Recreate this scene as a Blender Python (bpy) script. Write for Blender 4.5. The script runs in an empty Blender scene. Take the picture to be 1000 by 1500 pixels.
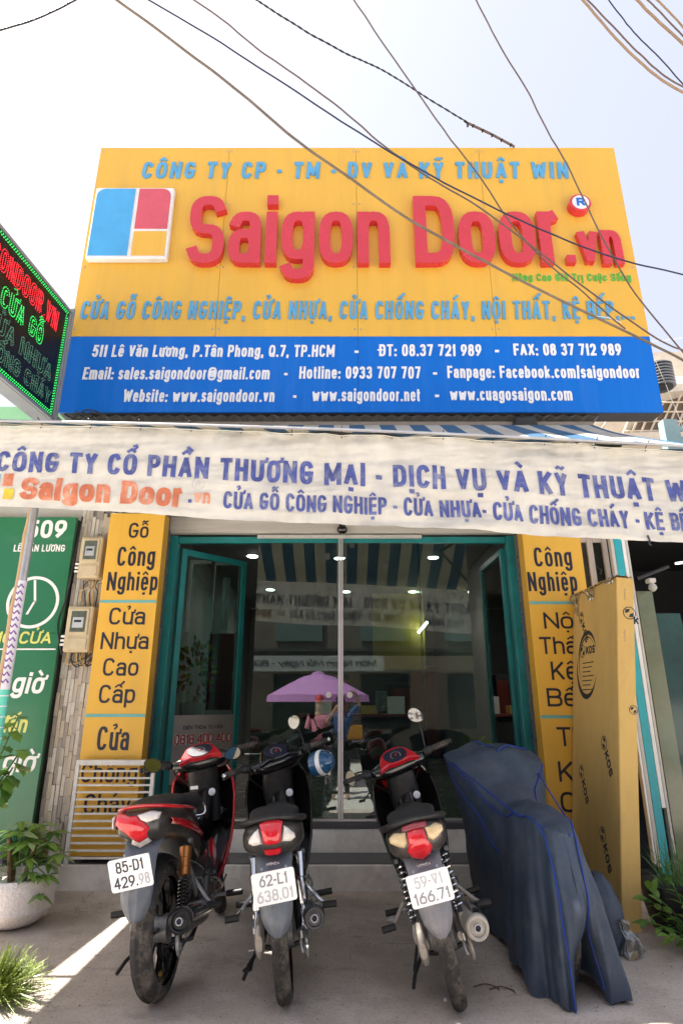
import bpy, bmesh, math, random, unicodedata
from mathutils import Vector, Matrix
random.seed(7)
PI = math.pi
sc = bpy.context.scene
C = sc.collection

# ------------------------------------------------------------------ camera, sky, sun, exposure
FPX, PITCH, EYE = 860.0, math.radians(18), 1.35
cam = bpy.data.cameras.new('camera')
cam.sensor_fit = 'VERTICAL'; cam.sensor_height = 36.0; cam.sensor_width = 24.0
cam.lens = FPX/1500*36; cam.clip_start = .02; cam.clip_end = 2000
camo = bpy.data.objects.new('camera', cam); C.objects.link(camo)
camo.location = (0, 0, EYE); camo.rotation_euler = (PI/2+PITCH, 0, 0)
sc.camera = camo
SUN = Vector((-.45, .16, .885)).normalized()
world = bpy.data.worlds.new('World'); sc.world = world; world.use_nodes = True
wn = world.node_tree.nodes; wl = world.node_tree.links; wn.clear()
sky = wn.new('ShaderNodeTexSky'); sky.sky_type = 'NISHITA'; sky.sun_disc = False
sky.sun_elevation = math.asin(SUN.z); sky.sun_rotation = math.atan2(SUN.x, SUN.y)
sky.air_density = 1.0; sky.dust_density = 6.0; sky.ozone_density = 1.0
wmx = wn.new('ShaderNodeMix'); wmx.data_type = 'RGBA'; wmx.inputs[0].default_value = .6
wmx.inputs[7].default_value = (6.6, 6.9, 8.2, 1)
bgn = wn.new('ShaderNodeBackground'); bgn.inputs[1].default_value = .055
won = wn.new('ShaderNodeOutputWorld')
wl.new(sky.outputs[0], wmx.inputs[6]); wl.new(wmx.outputs[2], bgn.inputs[0]); wl.new(bgn.outputs[0], won.inputs[0])
sl = bpy.data.lights.new('sun', 'SUN'); sl.energy = 5.0; sl.angle = math.radians(.5); sl.color = (1, .95, .87)
slo = bpy.data.objects.new('sun', sl); C.objects.link(slo)
slo.rotation_euler = SUN.to_track_quat('Z', 'Y').to_euler()
vs = sc.view_settings
vs.view_transform = 'Standard'; vs.look = 'None'; vs.gamma = 1; vs.use_curve_mapping = False; vs.exposure = 1.65

# ------------------------------------------------------------------ helpers
_c, _s = math.cos(PITCH), math.sin(PITCH)
def ray(px, py):
    u = (px-500)/FPX; v = (750-py)/FPX
    return u, _c-v*_s, _s+v*_c
def P(px, py, Y):                       # a measured picture point taken at depth Y
    u, f, w = ray(px, py); return Vector((u/f*Y, Y, EYE+w/f*Y))
def PZ(px, py, z):                      # ... taken at height z
    u, f, w = ray(px, py); Y = (z-EYE)*f/w; return Vector((u/f*Y, Y, z))

MATS = {}
def mat(name, col, rough=.5, metal=0, var=.12, scale=6, bump=0, bscale=80, coat=0, emit=None, es=1, trans=0, spec=.5, dirt=None, dscale=3, damt=.5, stretch=(1,1,1)):
    if name in MATS: return MATS[name]
    m = bpy.data.materials.new(name); m.use_nodes = True; n = m.node_tree.nodes; l = m.node_tree.links
    b = n['Principled BSDF']
    b.inputs['Roughness'].default_value = rough; b.inputs['Metallic'].default_value = metal
    b.inputs['Coat Weight'].default_value = coat; b.inputs['Coat Roughness'].default_value = .08
    b.inputs['Specular IOR Level'].default_value = spec
    b.inputs['Base Color'].default_value = (*col, 1)
    tc = n.new('ShaderNodeTexCoord'); mp = n.new('ShaderNodeMapping'); mp.inputs['Scale'].default_value = stretch
    l.new(tc.outputs['Object'], mp.inputs[0])
    last = None
    if var:
        nz = n.new('ShaderNodeTexNoise'); nz.inputs['Scale'].default_value = scale; nz.inputs['Detail'].default_value = 6; nz.inputs['Roughness'].default_value = .65
        l.new(mp.outputs[0], nz.inputs[0])
        mx = n.new('ShaderNodeMix'); mx.data_type = 'RGBA'
        mr = n.new('ShaderNodeMapRange'); mr.inputs[1].default_value = .3; mr.inputs[2].default_value = .7
        l.new(nz.outputs[0], mr.inputs[0]); l.new(mr.outputs[0], mx.inputs[0])
        mx.inputs[6].default_value = (*[c*(1-var) for c in col], 1); mx.inputs[7].default_value = (*[min(1, c*(1+var)) for c in col], 1)
        last = mx.outputs[2]
        rr = n.new('ShaderNodeMapRange'); rr.inputs[3].default_value = max(0, rough-.08); rr.inputs[4].default_value = min(1, rough+.1)
        l.new(nz.outputs[0], rr.inputs[0]); l.new(rr.outputs[0], b.inputs['Roughness'])
    if dirt:
        nz = n.new('ShaderNodeTexNoise'); nz.inputs['Scale'].default_value = dscale; nz.inputs['Detail'].default_value = 9; nz.inputs['Roughness'].default_value = .75
        l.new(mp.outputs[0], nz.inputs[0])
        mr = n.new('ShaderNodeMapRange'); mr.inputs[1].default_value = .48; mr.inputs[2].default_value = .72; mr.inputs[4].default_value = damt
        l.new(nz.outputs[0], mr.inputs[0])
        mx = n.new('ShaderNodeMix'); mx.data_type = 'RGBA'; l.new(mr.outputs[0], mx.inputs[0])
        if last: l.new(last, mx.inputs[6])
        else: mx.inputs[6].default_value = (*col, 1)
        mx.inputs[7].default_value = (*dirt, 1); last = mx.outputs[2]
    if last: l.new(last, b.inputs['Base Color'])
    if bump:
        nz = n.new('ShaderNodeTexNoise'); nz.inputs['Scale'].default_value = bscale; nz.inputs['Detail'].default_value = 4
        l.new(mp.outputs[0], nz.inputs[0]); bp = n.new('ShaderNodeBump'); bp.inputs['Strength'].default_value = bump; bp.inputs['Distance'].default_value = .01
        l.new(nz.outputs[0], bp.inputs['Height']); l.new(bp.outputs[0], b.inputs['Normal'])
    if emit: b.inputs['Emission Color'].default_value = (*emit, 1); b.inputs['Emission Strength'].default_value = es
    if trans:
        tl = n.new('ShaderNodeBsdfTranslucent'); ms = n.new('ShaderNodeMixShader'); ms.inputs[0].default_value = trans
        if last: l.new(last, tl.inputs[0])
        else: tl.inputs[0].default_value = (*col, 1)
        l.new(b.outputs[0], ms.inputs[1]); l.new(tl.outputs[0], ms.inputs[2]); l.new(ms.outputs[0], n['Material Output'].inputs[0])
    MATS[name] = m; return m
def glassmat(name, tint=(.8, .9, .87), refl=1.0, ior=1.5, rough=0.0):
    m = bpy.data.materials.new(name); m.use_nodes = True; n = m.node_tree.nodes; l = m.node_tree.links
    n.remove(n['Principled BSDF'])
    t = n.new('ShaderNodeBsdfTransparent'); t.inputs[0].default_value = (*tint, 1)
    g = n.new('ShaderNodeBsdfGlossy'); g.inputs['Roughness'].default_value = rough; g.inputs[0].default_value = (.95, .97, .96, 1)
    f = n.new('ShaderNodeFresnel'); f.inputs[0].default_value = ior
    mu = n.new('ShaderNodeMath'); mu.operation = 'MULTIPLY'; mu.inputs[1].default_value = refl; mu.use_clamp = True
    ms = n.new('ShaderNodeMixShader')
    l.new(f.outputs[0], mu.inputs[0]); l.new(mu.outputs[0], ms.inputs[0]); l.new(t.outputs[0], ms.inputs[1]); l.new(g.outputs[0], ms.inputs[2])
    l.new(ms.outputs[0], n['Material Output'].inputs[0]); return m

OFF = {}
def props(o, label=None, cat=None, group=None, kind=None):
    if label: o['label'] = label
    if cat: o['category'] = cat
    if group: o['group'] = group
    if kind: o['kind'] = kind
    return o
def thing(name, label, cat, loc=(0, 0, 0), group=None):
    o = bpy.data.objects.new(name, None); C.objects.link(o); o.location = loc; o.empty_display_size = .1
    OFF[o] = Vector(loc); return props(o, label, cat, group)
def link(name, me, parent=None):
    o = bpy.data.objects.new(name, me); C.objects.link(o)
    if parent:
        o.parent = parent
        if parent in OFF: o.matrix_parent_inverse = Matrix.Translation(-OFF[parent])
    return o

class G:
    def __init__(s): s.v = []; s.f = []
    def add(s, vs_, fs):
        b = len(s.v); s.v += [tuple(p) for p in vs_]; s.f += [tuple(i+b for i in f) for f in fs]; return s
    def box(s, x0, x1, y0, y1, z0, z1, M=None):
        p = [(x, y, z) for x in (x0, x1) for y in (y0, y1) for z in (z0, z1)]
        if M: p = [M @ Vector(q) for q in p]
        return s.add(p, [(0, 1, 3, 2), (4, 6, 7, 5), (0, 4, 5, 1), (2, 3, 7, 6), (0, 2, 6, 4), (1, 5, 7, 3)])
    def tube(s, pts, r, n=8, caps=True, flat=None):
        pts = [Vector(p) for p in pts]; m = len(pts); rs = r if isinstance(r, (list, tuple)) else [r]*m
        vv = []; up = None
        for i, p in enumerate(pts):
            t = (pts[min(i+1, m-1)]-pts[max(i-1, 0)]).normalized()
            if up is None:
                a = Vector((0, 0, 1)) if abs(t.z) < .9 else Vector((1, 0, 0)); up = (a-t*a.dot(t)).normalized()
            else:
                up = (up-t*up.dot(t)).normalized()
            sd = t.cross(up)
            for k in range(n):
                a = 2*PI*k/n; vv.append(p+sd*math.cos(a)*rs[i]+up*math.sin(a)*rs[i]*(flat or 1))
        ff = [(i*n+k, i*n+(k+1) % n, (i+1)*n+(k+1) % n, (i+1)*n+k) for i in range(m-1) for k in range(n)]
        if caps: ff += [tuple(range(n-1, -1, -1)), tuple((m-1)*n+k for k in range(n))]
        return s.add(vv, ff)
    def lathe(s, prof, c, ax, n=24, closed=False):      # prof: (distance along axis, radius)
        c = Vector(c); ax = Vector(ax).normalized()
        a = Vector((0, 0, 1)) if abs(ax.z) < .9 else Vector((0, 1, 0)); e1 = (a-ax*a.dot(ax)).normalized(); e2 = ax.cross(e1)
        vv = []
        for d, r in prof:
            for k in range(n):
                t = 2*PI*k/n; vv.append(c+ax*d+(e1*math.cos(t)+e2*math.sin(t))*r)
        m = len(prof); R = m if closed else m-1
        ff = [(i*n+k, i*n+(k+1) % n, ((i+1) % m)*n+(k+1) % n, ((i+1) % m)*n+k) for i in range(R) for k in range(n)]
        if not closed:
            if prof[0][1] > 1e-6: ff.append(tuple(range(n-1, -1, -1)))
            if prof[-1][1] > 1e-6: ff.append(tuple((m-1)*n+k for k in range(n)))
        return s.add(vv, ff)
    def loft(s, secs, n=16, ax='y', e=2.5):            # secs: (along, cx, cz, hw, hh[, exponent]) closed superellipse sections
        vv = []
        for q in secs:
            a, cx, cz, hw, hh = q[:5]; ee = q[5] if len(q) > 5 else e
            for k in range(n):
                t = 2*PI*k/n; ct, st = math.cos(t), math.sin(t)
                x = cx+hw*math.copysign(abs(ct)**(2/ee), ct); z = cz+hh*math.copysign(abs(st)**(2/ee), st)
                vv.append((x, a, z) if ax == 'y' else ((a, x, z) if ax == 'x' else (x, z, a)))
        m = len(secs)
        ff = [(i*n+k, i*n+(k+1) % n, (i+1)*n+(k+1) % n, (i+1)*n+k) for i in range(m-1) for k in range(n)]
        ff += [tuple(range(n-1, -1, -1)), tuple((m-1)*n+k for k in range(n))]
        return s.add(vv, ff)
    def grid(s, nu, nv, fn, thick=0, dirv=(0, 1, 0), wrap=False):
        vv = [Vector(fn(i/nu, j/nv)) for j in range(nv+1) for i in range(nu+1)]
        w = nu+1; ff = [(j*w+i, j*w+i+1, (j+1)*w+i+1, (j+1)*w+i) for j in range(nv) for i in range(nu)]
        if thick:
            d = Vector(dirv)*thick; N = len(vv); vv += [p+d for p in vv]
            ff += [tuple(N+k for k in reversed(f)) for f in list(ff)]
            ed = [(i, i+1) for i in range(nu)]+[((j*w+nu), (j+1)*w+nu) for j in range(nv)]+[(nv*w+i+1, nv*w+i) for i in reversed(range(nu))]+[((j+1)*w, j*w) for j in reversed(range(nv))]
            ff += [(b, a, a+N, b+N) for a, b in ed]
        return s.add(vv, ff)
    def xf(s, fn): s.v = [tuple(fn(Vector(p))) for p in s.v]; return s
    def build(s, name, m, parent=None, smooth=False, bevel=0, ang=40, seg=1, fixn=True):
        me = bpy.data.meshes.new(name); me.from_pydata(s.v, [], s.f)
        if fixn or bevel:
            bm = bmesh.new(); bm.from_mesh(me)
            if fixn: bmesh.ops.recalc_face_normals(bm, faces=bm.faces)
            if bevel:
                ed = [e for e in bm.edges if len(e.link_faces) == 2 and e.calc_face_angle(0) > math.radians(35)]
                bmesh.ops.bevel(bm, geom=ed, offset=bevel, segments=seg, affect='EDGES', profile=.6)
            bm.to_mesh(me); bm.free()
        if m: me.materials.append(m)
        if smooth:
            me.shade_smooth(); me.set_sharp_from_angle(angle=math.radians(ang))
        return link(name, me, parent)
def BX(name, m, parent, x0, x1, y0, y1, z0, z1, bevel=.004):
    return G().box(x0, x1, y0, y1, z0, z1).build(name, m, parent, bevel=bevel)
def smoothpath(pts, k=6):                              # Catmull-Rom
    pts = [Vector(p) for p in pts]; out = []
    for i in range(len(pts)-1):
        p0 = pts[max(i-1, 0)]; p1 = pts[i]; p2 = pts[i+1]; p3 = pts[min(i+2, len(pts)-1)]
        for j in range(k):
            t = j/k; out.append(.5*((2*p1)+(p2-p0)*t+(2*p0-5*p1+4*p2-p3)*t*t+(3*p1-p0-3*p2+p3)*t**3))
    out.append(pts[-1]); return out

# ------------------------------------------------------------------ stroke lettering
def E(cx, cy, rx, ry, a0, a1, p=2.8):
    n = max(2, int(abs(a1-a0)/15)); o = []
    for i in range(n+1):
        a = math.radians(a0+(a1-a0)*i/n); c, s = math.cos(a), math.sin(a)
        o.append((cx+rx*math.copysign(abs(c)**(2/p), c), cy+ry*math.copysign(abs(s)**(2/p), s)))
    return o
def _cl(o): return ('c', o[:-1])
X = .72
GL = {
 'A': (1.05, [[(0, 0), (.5, .97), (1, 0)], [(.22, .28), (.78, .28)]]),
 'B': (1, [[(0, 0), (0, 1)], [(0, 1), (.5, 1)]+E(.5, .76, .46, .24, 90, -90)[1:]+[(0, .52)], [(.5, .52)]+E(.5, .26, .5, .26, 90, -90)[1:]+[(0, 0)]]),
 'C': (1, [E(.5, .5, .5, .5, 38, 322)]),
 'D': (1, [_cl([(0, 0), (0, 1), (.45, 1)]+E(.45, .5, .55, .5, 90, -90)[1:]+[(0, 0)])]),
 'E': (.88, [[(1, 1), (0, 1), (0, 0), (1, 0)], [(0, .52), (.9, .52)]]),
 'F': (.85, [[(1, 1), (0, 1), (0, 0)], [(0, .5), (.9, .5)]]),
 'G': (1.03, [E(.5, .5, .5, .5, 38, 320)+[(1, .45), (.58, .45)]]),
 'H': (1, [[(0, 0), (0, 1)], [(1, 0), (1, 1)], [(0, .52), (1, .52)]]),
 'I': (0, [[(.5, 0), (.5, 1)]]),
 'K': (1.02, [[(0, 0), (0, 1)], [(1, 1), (.05, .38)], [(.35, .56), (1, 0)]]),
 'L': (.85, [[(0, 1), (0, 0), (1, 0)]]),
 'M': (1.3, [[(0, 0), (0, 1), (.5, .2), (1, 1), (1, 0)]]),
 'N': (1.05, [[(0, 0), (0, 1), (1, 0), (1, 1)]]),
 'O': (1.05, [_cl(E(.5, .5, .5, .5, 0, 360))]),
 'P': (.97, [[(0, 0), (0, 1)], [(0, 1), (.5, 1)]+E(.5, .73, .5, .27, 90, -90)[1:]+[(0, .46)]]),
 'Q': (1.05, [_cl(E(.5, .5, .5, .5, 0, 360)), [(.6, .25), (1, -.03)]]),
 'R': (1, [[(0, 0), (0, 1)], [(0, 1), (.5, 1)]+E(.5, .75, .46, .25, 90, -90)[1:]+[(0, .5)], [(.5, .5), (1, 0)]]),
 'S': (.97, [E(.5, .75, .48, .25, 25, 270)+E(.5, .25, .5, .25, 90, -155)[1:]]),
 'T': (.95, [[(0, 1), (1, 1)], [(.5, 1), (.5, 0)]]),
 'U': (1, [[(0, 1)]+E(.5, .35, .5, .35, 180, 360)+[(1, 1)]]),
 'V': (1, [[(0, 1), (.5, .03), (1, 1)]]),
 'W': (1.5, [[(0, 1), (.22, 0), (.5, .85), (.78, 0), (1, 1)]]),
 'X': (1, [[(0, 0), (1, 1)], [(0, 1), (1, 0)]]),
 'Y': (1, [[(0, 1), (.5, .45), (1, 1)], [(.5, .5), (.5, 0)]]),
 'a': (.86, [E(.5, .5, .48, .22, 155, 0)+[(1, 0)], _cl(E(.48, .21, .48, .21, 0, 360))]),
 'b': (.88, [[(0, 1), (0, 0)], _cl(E(.5, X/2, .5, X/2, 0, 360))]),
 'c': (.8, [E(.5, X/2, .5, X/2, 45, 315)]),
 'd': (.88, [[(1, 1), (1, 0)], _cl(E(.5, X/2, .5, X/2, 0, 360))]),
 'e': (.86, [[(.04, .37), (.98, .37)], E(.5, X/2, .5, X/2, 0, 315)]),
 'f': (.5, [[(.35, 0)]+E(.85, .78, .5, .22, 180, 95), [(0, .68), (1, .68)]]),
 'g': (.88, [_cl(E(.5, .39, .5, .33, 0, 360)), [(1, X)]+E(.5, -.03, .5, .23, 0, -150)]),
 'h': (.86, [[(0, 1), (0, 0)], E(.5, .42, .5, .3, 180, 0)+[(1, 0)]]),
 'i': (0, [[(.5, X), (.5, 0)], [(.5, 1), (.5, 1.012)]]),
 'k': (.85, [[(0, 1), (0, 0)], [(1, X), (.05, .27)], [(.35, .4), (1, 0)]]),
 'l': (0, [[(.5, 1), (.5, 0)]]),
 'm': (1.35, [[(0, X), (0, 0)], E(.25, .47, .25, .25, 180, 0)+[(.5, 0)], E(.75, .47, .25, .25, 180, 0)+[(1, 0)]]),
 'n': (.86, [[(0, X), (0, 0)], E(.5, .42, .5, .3, 180, 0)+[(1, 0)]]),
 'o': (.9, [_cl(E(.5, X/2, .5, X/2, 0, 360))]),
 'p': (.88, [[(0, X), (0, -.27)], _cl(E(.5, X/2, .5, X/2, 0, 360))]),
 'q': (.88, [[(1, X), (1, -.27)], _cl(E(.5, X/2, .5, X/2, 0, 360))]),
 'r': (.58, [[(0, X), (0, 0)], E(.8, .35, .8, .37, 175, 95)]),
 's': (.78, [E(.5, .54, .48, .18, 25, 270)+E(.5, .18, .5, .18, 90, -155)[1:]]),
 't': (.52, [[(.35, .95)]+E(.85, .22, .5, .22, 180, 270), [(0, .7), (1, .7)]]),
 'u': (.86, [[(0, X)]+E(.5, .3, .5, .3, 180, 360), [(1, X), (1, 0)]]),
 'v': (.85, [[(0, X), (.5, .03), (1, X)]]),
 'w': (1.25, [[(0, X), (.23, 0), (.5, .6), (.77, 0), (1, X)]]),
 'y': (.85, [[(0, X), (.5, .02)], [(1, X), (.42, -.15), (.1, -.27)]]),
 '0': (.92, [_cl(E(.5, .5, .5, .5, 0, 360))]),
 '1': (.5, [[(.05, .76), (.75, 1), (.75, 0)]]),
 '2': (.92, [E(.5, .7, .5, .3, 165, -20)+[(0, 0), (1, 0)]]),
 '3': (.92, [E(.45, .76, .45, .24, 150, -80)+E(.45, .27, .5, .27, 80, -155)]),
 '4': (.95, [[(.75, 0), (.75, 1), (0, .28), (1, .28)]]),
 '5': (.92, [[(.9, 1), (.1, 1), (.05, .55)]+E(.45, .33, .52, .33, 115, -155)]),
 '6': (.92, [_cl(E(.5, .31, .5, .31, 0, 360)), [(.8, 1), (.35, .75), (.02, .4)]]),
 '7': (.88, [[(0, 1), (1, 1), (.35, 0)]]),
 '8': (.92, [_cl(E(.5, .76, .43, .24, 0, 360)), _cl(E(.5, .27, .5, .27, 0, 360))]),
 '9': (.92, [_cl(E(.5, .69, .5, .31, 0, 360)), [(.2, 0), (.65, .25), (.98, .6)]]),
 '.': (0, [[(.5, .0), (.5, .012)]]), ',': (0, [[(.5, .03), (.5, 0), (.2, -.12)]]),
 ':': (0, [[(.5, .0), (.5, .012)], [(.5, .5), (.5, .512)]]),
 '-': (.45, [[(0, .42), (1, .42)]]), '/': (.5, [[(0, -.05), (1, 1.05)]]),
 '@': (1.5, [E(.5, .45, .5, .55, -30, 300), _cl(E(.5, .45, .2, .24, 0, 360)), [(.72, .7), (.75, .25), (.98, .3)]]),
}
def ribbon(pts, t, closed, sub=0):
    pts = [Vector(p) for p in pts]; q = [pts[0]]
    for p in pts[1:]:
        if (p-q[-1]).length > 1e-5: q.append(p)
    pts = q
    if len(pts) == 1: pts.append(pts[0]+Vector((t*.3, 0)))
    if not closed:                                     # square caps
        def ext(a, b): d = (a-b).normalized(); return a+d*t*(.5 if (abs(d.x) < .12 or abs(d.y) < .12 or len(pts) > 4) else .28)
        e0, e1 = ext(pts[0], pts[1]), ext(pts[-1], pts[-2]); pts[0] = e0; pts[-1] = e1
    if sub:
        o = []; m = len(pts)
        for i in range(m if closed else m-1):
            a, b = pts[i], pts[(i+1) % m]; k = max(1, int((b-a).length/sub)); o += [a+(b-a)*j/k for j in range(k)]
        if not closed: o.append(pts[-1])
        pts = o
    m = len(pts); L = []; R = []
    for i, p in enumerate(pts):
        a = pts[i-1] if (i > 0 or closed) else None; b = pts[(i+1) % m] if (i < m-1 or closed) else None
        d1 = (p-a).normalized() if a is not None else None; d2 = (b-p).normalized() if b is not None else None
        if d1 is None: d1 = d2
        if d2 is None: d2 = d1
        n1 = Vector((-d1.y, d1.x)); n2 = Vector((-d2.y, d2.x)); nn = n1+n2
        if nn.length < .2: nn = n1
        nn.normalize(); k = min(1.42, 1/max(.3, nn.dot(n1))); L.append(p+nn*t/2*k); R.append(p-nn*t/2*k)
    return L, R
def sharpsplit(pts):
    out = [[pts[0]]]
    for i in range(1, len(pts)-1):
        a = (Vector(pts[i])-Vector(pts[i-1])); b = (Vector(pts[i+1])-Vector(pts[i])); out[-1].append(pts[i])
        if a.length > 1e-5 and b.length > 1e-5 and a.angle(b) > math.radians(97): out.append([pts[i]])
    out[-1].append(pts[-1]); return out
def glyph(ch, H, W, t):
    w, st = glyph0(ch, H, W, t); o = []
    for p, c, tt in st: o += [(p, c, tt)] if c or len(p) < 3 else [(q, False, tt) for q in sharpsplit(p)]
    return w, o
def glyph0(ch, H, W, t):
    """-> advance width, [(points, closed, t)]"""
    if ch == ' ': return W*.42, []
    if ch == '\u00ae':
        a = _cl(E(.5, .5, .5, .5, 0, 360, 2))
        out = [([(H*.5+x*H-.5*H, y*H) for x, y in a[1]], True, t*.5)]
        w_, s_ = glyph('R', H*.5, H*.36, t*.5)
        return H, out+[([(x+H*.34, y+H*.25) for x, y in p], c, tt) for p, c, tt in s_]
    d = unicodedata.normalize('NFD', ch); base, marks = d[0], d[1:]
    bar = base in '\u0111\u0110'
    if bar: base = 'd' if base == '\u0111' else 'D'
    wf, st = GL.get(base, (.5, []))
    w = max(t, W*wf) if wf else t
    if base in '.,:': w = t*1.05
    out = []
    for s_ in st:
        cl = isinstance(s_, tuple); pts = s_[1] if cl else s_
        out.append(([(t/2+x*(w-t), t/2*(1 if y >= 0 else 1)+y*(H-t)) for x, y in pts], cl, t))
    if bar:
        if base == 'd': out.append(([(w*.45, H*.84), (w*1.15, H*.84)], False, t*.75))
        else: out.append(([(-t*.4, H*.52), (w*.45, H*.52)], False, t*.75))
    top = H if (base.isupper() or base in 'bdhkl') else H*.76
    cx = w/2; m = .8*t; g = top+.11*H; mw = min(.5*W, .34*H)
    if 'i' == base and marks: out = out[:1]
    up = 0
    for k in marks:
        if k == '\u0302': out.append(([(cx-mw*.55, g), (cx, g+.13*H), (cx+mw*.55, g)], False, m*.8)); up = 1
        elif k == '\u0306': out.append(([(cx-mw*.5, g+.12*H), (cx-mw*.25, g+.01*H), (cx+mw*.25, g+.01*H), (cx+mw*.5, g+.12*H)], False, m*.8)); up = 1
        elif k == '\u031b': xx = w if base in 'uU' else w*.92; yy = top-.08*H; out.append(([(xx-t*.6, yy), (xx+t*.45, yy+.03*H), (xx+t*.55, yy+.17*H)], False, m*.85))
    for k in marks:
        ox = cx+(mw*.55 if up else 0); oy = g+(.13*H if up else .02*H)
        if k == '\u0301': out.append(([(ox-.06*H, oy), (ox+.1*H, oy+.17*H)], False, m))
        elif k == '\u0300': out.append(([(ox+.06*H, oy), (ox-.1*H, oy+.17*H)], False, m))
        elif k == '\u0309': out.append(([(ox-.08*H, oy+.15*H), (ox+.03*H, oy+.19*H), (ox+.07*H, oy+.1*H), (ox-.02*H, oy)], False, m*.7))
        elif k == '\u0303': oy2 = g+(.17*H if up else .04*H); out.append(([(cx-mw*.6, oy2), (cx-mw*.25, oy2+.08*H), (cx+mw*.25, oy2+.01*H), (cx+mw*.6, oy2+.09*H)], False, m*.75))
        elif k == '\u0323': out.append(([(cx-m*.1, -.10*H-m*.6), (cx+m*.1, -.10*H-m*.6)], False, m*1.15))
    return w, out
def layout(s, H, width, t, gap):
    """fit the string to a width: returns list of (char, x, strokes)"""
    lo, hi = .05*H, 3*H
    t0 = t; g0 = gap
    for _ in range(34):
        W = (lo+hi)/2; t = min(t0, .36*W); gap = g0*min(1, t/t0*1.15); tot = sum(glyph(c, H, W, t)[0]+gap for c in s)-gap
        if tot < width: lo = W
        else: hi = W
    x = 0; out = []
    for c in s:
        w, st = glyph(c, H, W, t); out.append((c, x, st)); x += w+gap
    return out
def text(s, parent, m, H, width, t, place, depth=.002, gap=None, shear=0, name='letter', joined=False, sub=0, bev=0):
    """place(x, z, d) -> world point; d = distance out of the face"""
    gap = t*.55 if gap is None else gap; J = G(); res = []
    for c, x0, st in layout(s, H, width, t, gap):
        if not st: continue
        g = J if joined else G()
        for i, (pts, cl, tt) in enumerate(st):
            L, R = ribbon([(x+x0+shear*z, z) for x, z in pts], tt, cl, sub)
            n = len(L); f0 = depth+i*min(.0006, depth*.15); inset = bev
            vv = [place(p.x, p.y, f0) for p in L]+[place(p.x, p.y, f0) for p in R]+[place(p.x, p.y, 0) for p in L]+[place(p.x, p.y, 0) for p in R]
            ff = []; K = n if cl else n-1
            for a in range(K):
                b = (a+1) % n
                ff += [(a, b, n+b, n+a), (b, a, 2*n+a, 2*n+b), (n+a, n+b, 3*n+b, 3*n+a)]
            if not cl: ff += [(0, n, 3*n, 2*n), (n-1, 3*n-1, 4*n-1, 2*n-1)]
            g.add(vv, ff)
        if not joined:
            o = g.build(name, m, parent); res.append(o)
    if joined: o = J.build(name, m, parent); o['kind'] = 'stuff'; return o
    return res
def flatplace(x0, Y, z0):      # on a face that looks to -Y
    return lambda x, z, d: (x0+x, Y-d, z0+z)

# ------------------------------------------------------------------ materials
M = dict(
 yellow=mat('sign_yellow', (.76, .43, .05), .45, var=.05, scale=1.2, dirt=(.60, .36, .07), dscale=3.2, damt=.5, stretch=(2.2, 1, .16)),
 yellowside=mat('sign_yellow_side', (.62, .34, .03), .5, var=.08),
 blue=mat('sign_blue', (.0, .145, .60), .45, var=.05, scale=1.5, spec=.25, dirt=(.03, .18, .62), dscale=3.5, damt=.55, stretch=(2.4, 1, .15)),
 lblue=mat('letter_blue', (.09, .34, .58), .4, var=.15, scale=5),
 lred=mat('letter_red', (.60, .024, .040), .25, var=.06, scale=2, coat=.5),
 white=mat('white_paint', (.78, .78, .77), .45, var=.05, dirt=(.5, .47, .42), dscale=5, damt=.35),
 letwhite=mat('letter_white', (.82, .82, .82), .5, var=.04),
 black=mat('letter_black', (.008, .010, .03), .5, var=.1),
 lgreen=mat('letter_green', (.10, .42, .05), .45, var=.1),
 teal=mat('teal_paint', (.012, .20, .205), .38, var=.16, scale=4, dirt=(.03, .09, .09), dscale=9, damt=.5),
 tealb=mat('teal_bright', (.02, .36, .42), .4, var=.12),
 alu=mat('aluminium', (.62, .63, .64), .32, metal=.9, var=.08),
 chrome=mat('chrome', (.75, .76, .78), .15, metal=1, var=.06, dirt=(.3, .27, .22), dscale=20, damt=.4),
 steel=mat('galvanised_steel', (.42, .43, .45), .42, metal=.7, var=.15, dirt=(.3, .25, .2), dscale=15, damt=.3),
 concrete=mat('step_tile', (.88, .85, .79), .6, var=.08, scale=5, dirt=(.35, .30, .24), dscale=3, damt=.55),
 granite=mat('dark_step_tread', (.075, .075, .08), .35, var=.2, scale=60),
 beam=mat('wood_grain_panel', (.47, .44, .40), .55, var=.22, scale=3, stretch=(.35, 1, 9), bump=.15, bscale=20),
 plaster=mat('plaster', (.55, .53, .49), .8, var=.1, scale=2, dirt=(.35, .32, .27), dscale=2, damt=.5, bump=.2, bscale=40),
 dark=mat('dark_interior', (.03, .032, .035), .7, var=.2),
 blackplastic=mat('black_plastic', (.012, .012, .013), .45, var=.25, scale=14, dirt=(.06, .055, .05), dscale=16, damt=.5, bump=.12, bscale=400),
 gloss=mat('gloss_black_plastic', (.006, .006, .007), .16, var=.2, coat=.7, dirt=(.05, .045, .04), dscale=22, damt=.2),
 rubber=mat('tyre_rubber', (.028, .026, .024), .8, var=.35, scale=25, dirt=(.24, .20, .165), dscale=10, damt=.85, bump=.3, bscale=300),
 brown=mat('cardboard', (.62, .41, .13), .8, var=.09, scale=2.5, dirt=(.42, .27, .11), dscale=3, damt=.6, stretch=(1, 1, .3), bump=.12, bscale=120),
)
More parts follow.
